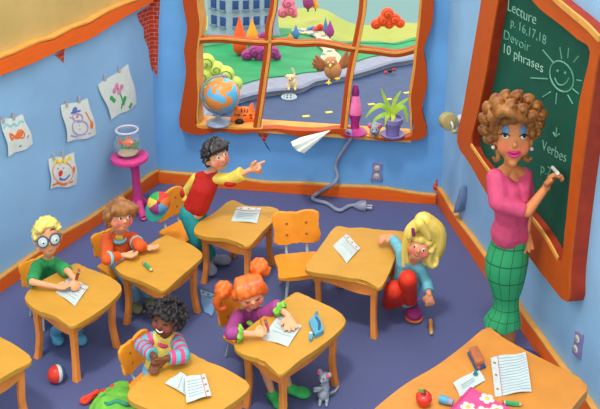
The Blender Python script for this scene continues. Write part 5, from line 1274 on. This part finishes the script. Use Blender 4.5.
# mice
mg = mat('mouse_grey', (158, 168, 182), 1.2, noise=.06); mp = mat('mouse_pink', (236, 96, 132), 1.2)
def mouse_head(t, c, r, face, bm):
    f = V(face).normalized(); s = f.cross(V((0, 0, 1))).normalized(); u_ = s.cross(f)
    ball(c, r, bm=bm, sub=3); chain(bm, [c+f*r*.3-u_*r*.1, c+f*r*1.15-u_*r*.22], [r*.7, r*.28])
    for k_ in (-1, 1): ball(c+s*k_*r*.95+u_*r*.85, (r*.52, r*.52, r*.52) , bm=bm, sub=2)
    return f, s, u_
def mouse_face(t, c, r, f, s, u_):
    obj('nose', [(ball(c+f*r*1.42-u_*r*.22, r*.18), black)], t)
    for k_ in (-1, 1):
        e = obj('ear', [(ball(c+s*k_*r*.95+u_*r*.85+f*r*.30, r*.40, M((s, f, u_)).transposed(), 2), mp)], t); obj('eye', [(ball(c+f*r*.86+s*k_*r*.36+u_*r*.32, r*.13), black)], t)
p = sill(374.5, .075); k = 1/ppm(p); r = 5.2*k; c = p+V((0, -.0, r*1.25))
t = thing('mouse', 'grey mouse peeking out beside the lilac plant pot', 'mouse', p); bm = bmesh.new(); fsu = mouse_head(t, c, r, (-.15, -1, .15), bm); ball(c+V((.01, .065, -.005)), (r*1.05, r*1.3, r*1.1), bm=bm); chain(bm, [p+V((-.01, -.012, .012)), p+V((-.012, -.03, .008))], [.012, .009])
obj('body', [(remesh(bm, .004, 2), mg)], t, angle=180); mouse_face(t, c, r, *fsu)
obj('tail', [(tube([p+V((.0, .12, .02)), p+V((.02, .15, .012)), p+V((.04, .16, .01)), p+V((.06, .16, .01))], [.007, .006, .005, .003], 8, n=4), mg)], t)
fp = at(321, 400, 0); k = 1/ppm(fp+V((0, 0, .1))); r = 5.6*k
c = atY(324.3, 377.5, fp.y-.01); t = thing('mouse', 'grey mouse standing up against the leg of a desk', 'mouse', (fp.x, fp.y, 0)); bm = bmesh.new(); fsu = mouse_head(t, c, r, (-.55, -.9, .05), bm)
ball(V((c.x+.002, c.y+.01, c.z*.55)), (r*.95, r*.9, c.z*.36), bm=bm); ball(V((c.x-.006, c.y+.0, c.z*.3)), (r*1.05, r, c.z*.24), bm=bm)
for s in (-1, 1): chain(bm, [V((c.x+s*r*.5, c.y, .05)), V((c.x+s*r*.6-.004, c.y-.02, .014)), V((c.x+s*r*.6-.008, c.y-.05, .012))], [r*.42, r*.32, r*.26])
for z_ in (.60, .50): chain(bm, [V((c.x-r*.4, c.y-.02, c.z*.66)), V((c.x-r*1.2, c.y-.035, c.z*z_+.02)), V((c.x-r*1.75, c.y-.03, c.z*(z_+.08)))], [r*.3, r*.24, r*.26])
obj('body', [(remesh(bm, .004, 2), mg)], t, angle=180); mouse_face(t, c, r, *fsu)
obj('tail', [(tube([V((c.x+.02, c.y+.03, .03)), at(330, 393.5, .012), at(335, 391, .012), at(339, 386, .03)], [.010, .009, .007, .003], 8, n=5), mg)], t)

# paper plane gliding under the window
A = BACK.px(330, 130.5, .34); t = thing('paper_plane', 'white folded paper plane gliding below the window', 'paper plane', BACK.px(305, 145, .32))
tail = [BACK.px(*q_, o) for q_, o in (((291, 142), .24), ((293, 146.5), .36), ((296, 150), .33), ((299, 151.5), .44), ((304, 153), .42))]
for i, (a_, b_) in enumerate(((0, 1), (1, 2), (2, 3), (3, 4))):
    nn = (tail[a_]-A).cross(tail[b_]-A).normalized()
    obj('wing' if i in (0, 3) else 'fold', [(slab([A, tail[a_], tail[b_]], nn*.003), paper_v)], t)
obj('wing', [(slab([A, BACK.px(301, 137.5, .16), tail[0]], V((0, 0, .003))), paper_v)], t)
ink_v = None

# teacher's chalk
tag(obj('chalk_stick', [(cone(RIGHT.px(552.5, 167.5, .045), RIGHT.px(557.5, 173, .13), .011, .012, 12), white)]), 'stick of white chalk in the hand of the teacher', 'chalk')
# ================================================================ the street outside, falling away from the school
Z0, SL, YW = -.75, .13, 7.6
def zo(y): return Z0-SL*(y-YW)
def out(px, py, lift=0.0):
    r = ray(px, py); # z = Z0 - SL*(y-YW) + lift
    t = (Z0+SL*YW+lift-H)/(r.z+SL*r.y); return V((r.x*t, r.y*t, H+r.z*t))
road_m = mat('road_blue', (58, 82, 126), 1.5, noise=.08, scale=6); walk_m = mat('pavement_grey', (150, 158, 178), 1.5, noise=.06, scale=8)
lawn = mat('lawn_green', (30, 156, 94), 1.5, noise=.12, scale=2.5); hillm = mat('hill_lime', (196, 196, 82), 1.65, scale=.8, c2=(166, 188, 72)); pathm = mat('path_cream', (222, 208, 168), 1.5); stone = mat('stone_blue', (110, 140, 170), 1.4)
struct('street_road', [(slab([V((-9, 7.7, zo(7.7))), V((10, 7.7, zo(7.7))), V((10, 17.5, zo(17.5))), V((-9, 17.5, zo(17.5)))], (0, 0, -.2)), road_m)])
def ground(name, pts, lift, m, th=.12): struct(name, [(slab(cat([out(x, y, lift) for x, y in pts], 3), (0, 0, -th), 0), m)])
edge = [(150, 128), (185, 113), (197, 105), (212, 99), (237, 86), (255, 80), (270, 77), (290, 75), (305, 72), (322, 70.5), (336, 66), (350, 63), (372, 56), (395, 53), (405, 50), (415, 46), (440, 38)]
kerb = [(440, 52), (415, 58.5), (402, 61), (390, 63), (365, 71), (340, 77), (315, 81), (300, 88), (270, 91), (240, 98), (222, 108), (205, 118), (190, 128), (170, 140)]
ground('pavement', edge+kerb, .09, walk_m, .2)
kl_ = [out(x, y, .092) for x, y in kerb]
struct('kerb_edge', [(box_sweep(cat(kl_, 3, False), .10, (0, 0, 1), .012), mat('kerb_stone', (120, 130, 156), 1.4))])
far_l = [(460, 33), (420, 36), (395, 42.5), (377, 41), (360, 41), (340, 41), (322, 36), (305, 30), (285, 28), (250, 27), (215, 29), (180, 34), (130, 42), (110, 90)]
ground('lawn', [(x, y) for x, y in edge]+far_l, .11, lawn, .15)
crest = [(120, 26), (180, 22), (215, 16), (250, 11), (270, 9.5), (290, 10), (300, 10), (310, 9.3), (327, 11.5), (342, 20), (350, 24), (357, 26), (372, 27.5), (385, 26), (397, 24), (420, 25), (470, 27)]
foot = [(110, 60), (180, 50), (215, 45), (250, 40), (270, 38), (290, 34), (300, 34), (310, 36), (327, 40), (342, 43), (350, 43), (357, 43), (372, 43), (385, 43), (397, 44), (420, 39), (470, 35)]
F_, C_ = cat([out(x, y, .12) for x, y in foot], 3, False), []
cr = cat([V((x, y, 0)) for x, y in crest], 3, False)
for f_, c_ in zip(F_, cr): C_.append(atY(c_.x, c_.y, f_.y+5.5))
bm = bmesh.new(); n_ = len(F_); rows = []
for j in range(13):
    t_ = j/12; row = []
    for i in range(n_):
        if t_ <= .75: s = t_/.75; p = F_[i].lerp(C_[i], s); base = F_[i].z+(C_[i].z-F_[i].z)*(1-(1-s)**1.7); q_ = V((p.x, p.y, base))
        else: s = (t_-.75)/.25; q_ = V((C_[i].x, C_[i].y+3*s, C_[i].z-2.2*s*s))
        row.append(bm.verts.new(q_))
    rows.append(row)
for j in range(12):
    for i in range(n_-1): bm.faces.new([rows[j][i], rows[j][i+1], rows[j+1][i+1], rows[j+1][i]])
struct('hill', [(bm, hillm)])
HB = BVHTree.FromBMesh(bm_of(bpy.data.objects['hill'].data))
def onhill(px, py):
    c = V((0, 0, H)); h_ = HB.ray_cast(c, ray(px, py).normalized()); return h_[0] if h_[0] else out(px, py)
# stepping stone path
pl_ = [(297, 33.5), (305, 32), (313, 33), (320, 37), (325, 44), (329, 52), (331, 60), (332, 68)]
pp = []
for x, y in pl_:
    p = onhill(x, y); g_ = out(x, y, .115); pp.append((p if p.y < g_.y+.01 else g_)+V((0, 0, .012)))
pth = cat(pp, 5, False); wd = [.30+.08*sin(i*.7) for i in range(len(pth))]
po = obj('garden_path', [(box_sweep(pth, wd, (0, 0, 1), .03), pathm)]+[(ball(pth[i]+V((((i*37) % 7-3)*.045, 0, .032)), (.06, .07, .012)), stone) for i in range(2, len(pth)-1, 2)], loc=(0, 0, 0)); tag(po, kind='structure'); po.name = 'garden_path'
# markings, manhole, sweet
ym = mat('road_yellow', (236, 218, 88), 1.5)
for i, (x, y) in enumerate(((306, 116), (329, 112), (371.5, 104), (388.5, 99), (407, 92.5))):
    p = out(x, y, .012); d = V((1, .42, -.05)).normalized(); s = V((0, 0, 1)).cross(d)
    mk = obj('road_dash', [(slab([p+d*a+s*b_ for a, b_ in ((-.055, -.03), (.055, -.03), (.055, .03), (-.055, .03))], (0, 0, -.012)), ym)], loc=(0, 0, 0)); tag(mk, kind='structure')
p = out(289, 97, .015); r = 7/ppm(p); t = thing('manhole_cover', 'pale round manhole grate in the blue road', 'manhole cover', p-V((0, 0, .015)))
gx, gy = V((1, 0, 0)), V((0, 1, -SL)).normalized(); nn = gx.cross(gy)
pal = mat('pale_iron', (186, 202, 210), 1.5); obj('plate', [(lathe([(r*.9, -.012), (r*.9, .0)], p, 28, nn), mat('dark_iron', (92, 104, 136), 1.4))], t)
bm = bmesh.new(); tube([p+gx*cos(a)*r+gy*sin(a)*r*1.5 for a in [2*pi*i/28 for i in range(29)]], .018, 6, bm, cap=False); obj('rim', [(bm, pal)], t)
for o in (-.5, 0, .5): h_ = sqrt(1-o*o)*r; obj('bar', [(tube([p+gx*o*r-gy*h_*1.5+nn*.006, p+gx*o*r+gy*h_*1.5+nn*.006], .013, 6), pal)], t)
obj('bar', [(tube([p-gx*r+nn*.006, p+gx*r+nn*.006], .014, 6), pal)], t)
p = out(390, 71, .05); k = 1/ppm(p); t = thing('wrapped_sweet', 'red wrapped sweet lying on the blue road', 'sweet', p-V((0, 0, .05)))
rc = mat('sweet_red', (206, 52, 40), 1.4); obj('sweet', [(ball(p, (2.4*k, 2*k, 2*k)), black)], t)
for s in (-1, 1): obj('wrapper_end', [(cone(p+V((s*2*k, 0, s*.6*k)), p+V((s*5.2*k, 0, s*1.8*k)), .5*k, 2.2*k, 10), rc)], t)

# the grey school block
wallg = mat('block_grey', (140, 154, 174), .9, noise=.05, scale=3); wallg2 = mat('block_grey_side', (108, 122, 144), .95, noise=.05, scale=3); pane = mat('window_blue', (44, 70, 120), .9, rough=.25)
b0 = out(229, 37.5, .1); kx = 1/ppm(b0)
t = thing('building', 'grey apartment block with rows of dark windows up on the lawn', 'building', b0)
eR_ = V((.985, .17, 0)); eL_ = V((-.80, .60, 0)); wR_, wL_, hB = 50*kx, 28*kx, 78*kx
def Pb(a, z, e, flare=True): return b0+e*a*(1+(.06*max(0, 1-z/(14*kx)) if flare else 0))+V((0, 0, z))
foot_ = [b0, b0+eR_*wR_, b0+eR_*wR_+V((eL_.x*wL_, eL_.y*wL_, 0)), b0+eL_*wL_]
rings = []
for z, s in ((-.35, 1.06), (0, 1.05), (6*kx, 1.02), (14*kx, 1.0), (40*kx, 1.0), (hB, 1.03)):
    c4 = sum(foot_, V())/4; rings.append([c4+(q_-c4)*s+V((0, 0, z)) for q_ in foot_])
obj('walls', [(loft(rings), wallg)], t, angle=20)
c4 = sum(foot_, V())/4
obj('roof', [(slab([c4+(q_-c4)*1.08+V((0, 0, hB+.08)) for q_ in foot_], (0, 0, -.1), .02), wallg2)], t)
def bwin(e, a, z, w_, h_):
    nrm = V((e.y, -e.x, 0)); nrm = nrm if nrm.y < 0 else -nrm; c = b0+e*a+V((0, 0, z))+nrm*.02
    o = obj('window', [(slab([c+e*x+V((.02*y_, 0, y_)) for x, y_ in ((-w_, -h_), (w_, -h_), (w_, h_), (-w_, h_))], -nrm*.08, .01), pane)], t)
    obj('window_ledge', [(slab([c+nrm*.035+e*x+V((0, 0, y_)) for x, y_ in ((-w_*1.15, -h_-.03), (w_*1.15, -h_-.03), (w_*1.15, -h_+.01), (-w_*1.15, -h_+.01))], -nrm*.06), wallg2)], o)
for row, z in enumerate((16, 33, 50, 67)):
    for a in (7, 17.5, 28, 39): bwin(eR_, a*kx, z*kx, 3.0*kx, 4.6*kx)
    for a in (7.5, 19.5): bwin(eL_, a*kx, (z-1)*kx, 3.6*kx, 4.8*kx)

# trees and bushes
def teardrop(label, px, py, wpx, hpx, col, base=None, grp='coloured trees outside'):
    p = base or onhill(px, py); g_ = out(px, py, .11)
    if base is None and g_.y < p.y: p = g_
    k = 1/ppm(p); m = mat('tree_%d_%d_%d' % col, col, 1.2, noise=.08, scale=6); w_ = wpx*k/2; h_ = hpx*k*1.05
    t = thing('teardrop_tree', label, 'tree', p, grp)
    obj('crown', [(lathe([(w_*.35, h_*.03), (w_*.85, h_*.12), (w_, h_*.3), (w_*.86, h_*.48), (w_*.5, h_*.68), (w_*.22, h_*.85), (w_*.03, h_)], p, 20), m)], t)
    obj('trunk', [(lathe([(w_*.2, -.05), (w_*.15, h_*.06)], p, 10), mat('trunk_brown', (110, 78, 60), 1.1))], t)
def swirl_bush(label, px, py, wpx, hpx, col, lobes, grp='curly bushes outside', yoff=0):
    p = onhill(px, py); g_ = out(px, py, .11)
    if g_.y < p.y: p = g_
    k = 1/ppm(p); m = mat('bush_%d_%d_%d' % col, col, 1.2, noise=.08, scale=5); dk = mat('bush_line_%d_%d_%d' % col, tuple(int(c*.62) for c in col), 1.2)
    t = thing('swirl_bush', label, 'bush', p, grp); bm = bmesh.new(); curl = bmesh.new()
    for x, z, r in lobes:
        c = p+V((x*k, 0, z*k)); ball(c, (r*k, r*k*.8, r*k), bm=bm, sub=3)
        sp = []
        for i in range(15):
            a = i*.62+x; q_ = r*k*(.78-.05*i); sp.append(c+V((cos(a)*q_, -sqrt(max(.0, 1-(q_/(r*k))**2))*r*k*.8-.004, sin(a)*q_)))
        tube(sp, .05*r*k, 6, curl)
    obj('foliage', [(remesh(bm, max(.012, .5*k), 2), m)], t, angle=180); obj('curl_lines', [(curl, dk)], t)
swirl_bush('lime green curly bush outside, left behind the globe', 214, 97, 50, 40, (196, 214, 96), [(-14, 8, 11), (0, 12, 12), (-11, 24, 11), (-7, 37, 9), (3, 30, 8), (12, 24, 9), (21, 14, 8), (6, 4, 9)])
swirl_bush('purple curly bush in front of the grey building', 260, 60, 38, 16, (158, 58, 130), [(-13, 5, 6), (-5, 9, 7), (4, 9, 7), (13, 8, 6.5), (17, 4, 4.5), (0, 4, 6)])
swirl_bush('purple curly bush behind the muntin, at the foot of the building', 263, 41, 16, 10, (158, 58, 130), [(-5, 3, 4.5), (1, 4.5, 5), (6, 3, 4)])
swirl_bush('big red orange curly bush on the lime hill', 387, 28, 33, 22, (238, 82, 38), [(-11, 4, 5.5), (-4, 8, 6.5), (0, 15, 6.5), (7, 9, 6.5), (13, 5, 5), (2, 4, 5)])
swirl_bush('small red curly bush by the garden path', 319, 33, 11, 10, (232, 74, 40), [(-3, 3, 3.6), (1, 6, 3.6), (4, 3, 3.6)])
swirl_bush('small blue curly bush by the garden path', 311.5, 32, 8, 6, (78, 130, 200), [(-2, 2.5, 2.8), (2, 3.5, 3)])
swirl_bush('pink and yellow striped bush beside the grey building', 287, 17, 18, 20, (236, 120, 160), [(-4, 5, 6), (3, 8, 7), (1, 15, 7), (7, 3, 4)])
teardrop('red orange teardrop tree before the grey building', 240, 55.5, 15, 40, (244, 92, 34))
teardrop('amber teardrop tree before the grey building', 252.5, 46, 12, 28, (246, 160, 42))
teardrop('purple teardrop tree on the hill crest', 308, 9.5, 11, 26, (158, 58, 140))
teardrop('amber teardrop tree on the hill crest', 315.5, 9, 6, 12, (246, 160, 42))
teardrop('blue teardrop tree left of the garden path', 296, 38.5, 7, 14, (78, 130, 190))
teardrop('small orange teardrop tree left of the garden path', 290, 39, 5, 6, (240, 140, 50))
teardrop('blue teardrop tree right of the garden path', 325.5, 34, 5, 17, (78, 130, 190))
teardrop('purple teardrop tree right of the garden path', 330, 37, 8.5, 17, (158, 58, 140))

# brown bird in flight outside the window
brn = mat('bird_brown', (176, 118, 72), .95, noise=.08, scale=12); dkb = mat('wing_brown', (150, 90, 52), .95, noise=.1, scale=14); byel = mat('bird_yellow', (240, 200, 64), 1)
c = atY(333, 70, 8.9); k = 1/ppm(c); t = thing('bird', 'round brown bird flapping in the air outside the window', 'bird', c-V((0, 0, 10*k)))
bm = bmesh.new(); ball(c, (9*k, 8*k, 9.5*k), bm=bm, sub=3); ball(c+V((-2.5*k, -1*k, 8.5*k)), (6.5*k, 6*k, 6*k), bm=bm, sub=3); obj('body', [(remesh(bm, .006, 3), brn)], t, angle=180)
for s, pts in ((-1, ((-17, 14), (-19, 10), (-20, 6), (-19, 2), (-15, -1))), (1, ((14, 18), (17.5, 15), (19, 11), (18, 7), (14, 3)))):
    bm = bmesh.new(); sh = c+V((s*6*k, 1*k, 3*k))
    for x, z in pts: chain(bm, [sh, c+V((x*k*.6+s*2*k, 2*k, z*k*.6+1*k)), c+V((x*k, 3*k, z*k))], [2.6*k, 2.2*k, 1.5*k])
    obj('wing', [(remesh(bm, .007, 2), dkb)], t, angle=180)
f = c+V((-3*k, -6.8*k, 7.5*k)); obj('beak', [(cone(f+V((0, .5*k, 0)), f+V((-.5*k, -2.4*k, -1*k)), 1.8*k, .2*k, 10), byel)], t)
for s in (-1, 1):
    e = obj('eye', [(ball(c+V((-2.8*k+s*2.2*k, -6.2*k, 10*k)), (1.1*k, .5*k, 1.2*k)), eye_w)], t); obj('pupil', [(ball(c+V((-2.8*k+s*2.1*k, -6.7*k, 9.9*k)), .45*k), black)], e)
for q_ in ((4, -6.5), (-4.5, -11)):
    bm = bmesh.new(); p = c+V((q_[0]*k, -5*k, q_[1]*k)); chain(bm, [c+V((q_[0]*.6*k, -2*k, -7*k)), p], [.9*k, .9*k])
    for d in (-2.4, 0, 2.4): chain(bm, [p, p+V((d*k, -2*k, -1.6*k+abs(d)*.5*k))], [1*k, .7*k])
    obj('foot', [(remesh(bm, .005, 1), byel)], t, angle=180)
# cream puppy on the pavement
cr_ = mat('puppy_cream', (232, 202, 150), 1.2, noise=.06); p = out(292, 88.5, .1); k = 1/ppm(p)
t = thing('puppy', 'small cream puppy with raised tail sitting on the pavement', 'dog', p); bm = bmesh.new()
ball(p+V((0, 0, 7*k)), (4.2*k, 4.5*k, 5*k), bm=bm, sub=3); ball(p+V((-1.5*k, -2*k, 12.5*k)), (3.6*k, 3.4*k, 3.3*k), bm=bm, sub=3); ball(p+V((-2.2*k, -5*k, 11.4*k)), (1.8*k, 1.6*k, 1.4*k), bm=bm)
for s in (-1, 1):
    chain(bm, [p+V((s*2.6*k, -2*k, 5*k)), p+V((s*3*k, -3*k, 1*k)), p+V((s*3.2*k, -4.6*k, .8*k))], [1.5*k, 1.2*k, 1.2*k]); chain(bm, [p+V((-1.5*k+s*2.8*k, -1.5*k, 14.5*k)), p+V((-1.5*k+s*4.8*k, -1.5*k, 13*k))], [1.3*k, 1*k]); chain(bm, [p+V((s*3.4*k, 1*k, 4*k)), p+V((s*4*k, 0, 1.2*k))], [2*k, 1.4*k])
chain(bm, [p+V((1*k, 3*k, 8*k)), p+V((2.5*k, 3.5*k, 14*k)), p+V((1*k, 3*k, 19*k)), p+V((-.4*k, 3*k, 21*k))], [1.2*k, 1.1*k, .9*k, .5*k])
obj('body', [(remesh(bm, .0065, 2), cr_)], t, angle=180); obj('nose', [(ball(p+V((-2.3*k, -6.6*k, 11.6*k)), .7*k), black)], t)
for s in (-1, 1): obj('eye', [(ball(p+V((-1.6*k+s*1.3*k, -5.2*k, 13.3*k)), .5*k), black)], t)
# ================================================================ light
w = bpy.data.worlds.new('sky'); SC.world = w; w.use_nodes = True; N = w.node_tree.nodes; L = w.node_tree.links
bg = N['Background']; tc = N.new('ShaderNodeTexCoord'); sp = N.new('ShaderNodeSeparateXYZ'); L.new(tc.outputs['Generated'], sp.inputs[0])
rp = N.new('ShaderNodeValToRGB'); mr = N.new('ShaderNodeMapRange'); mr.inputs['From Min'].default_value = -1; mr.inputs['From Max'].default_value = 1
L.new(sp.outputs['Z'], mr.inputs['Value']); L.new(mr.outputs['Result'], rp.inputs[0])
# pale cyan low in the sky, almost white overhead
e = rp.color_ramp.elements; e[0].position = .46; e[0].color = (*[lin(x) for x in (168, 210, 203)], 1); e[1].position = .62; e[1].color = (1, .97, .92, 1)
L.new(rp.outputs[0], bg.inputs[0]); bg.inputs[1].default_value = 1.0
bg2 = N.new('ShaderNodeMapRange'); bg2.inputs['From Min'].default_value = -.1; bg2.inputs['From Max'].default_value = .3; bg2.inputs['To Min'].default_value = .95; bg2.inputs['To Max'].default_value = 2.1
L.new(sp.outputs['Z'], bg2.inputs['Value']); L.new(bg2.outputs['Result'], bg.inputs[1])
sd = bpy.data.lights.new('sun', 'SUN'); sd.energy = 1.65; sd.angle = R(7); sd.color = (1, .95, .86)
so = bpy.data.objects.new('sun', sd); COL.objects.link(so); so.location = (0, 3, 6)
so.rotation_euler = V((.14, .34, -1)).to_track_quat('-Z', 'Y').to_euler()
SC.view_settings.view_transform = 'Standard'; SC.view_settings.look = 'None'; SC.view_settings.exposure = 0; SC.view_settings.gamma = 1
SC.view_settings.use_curve_mapping = False
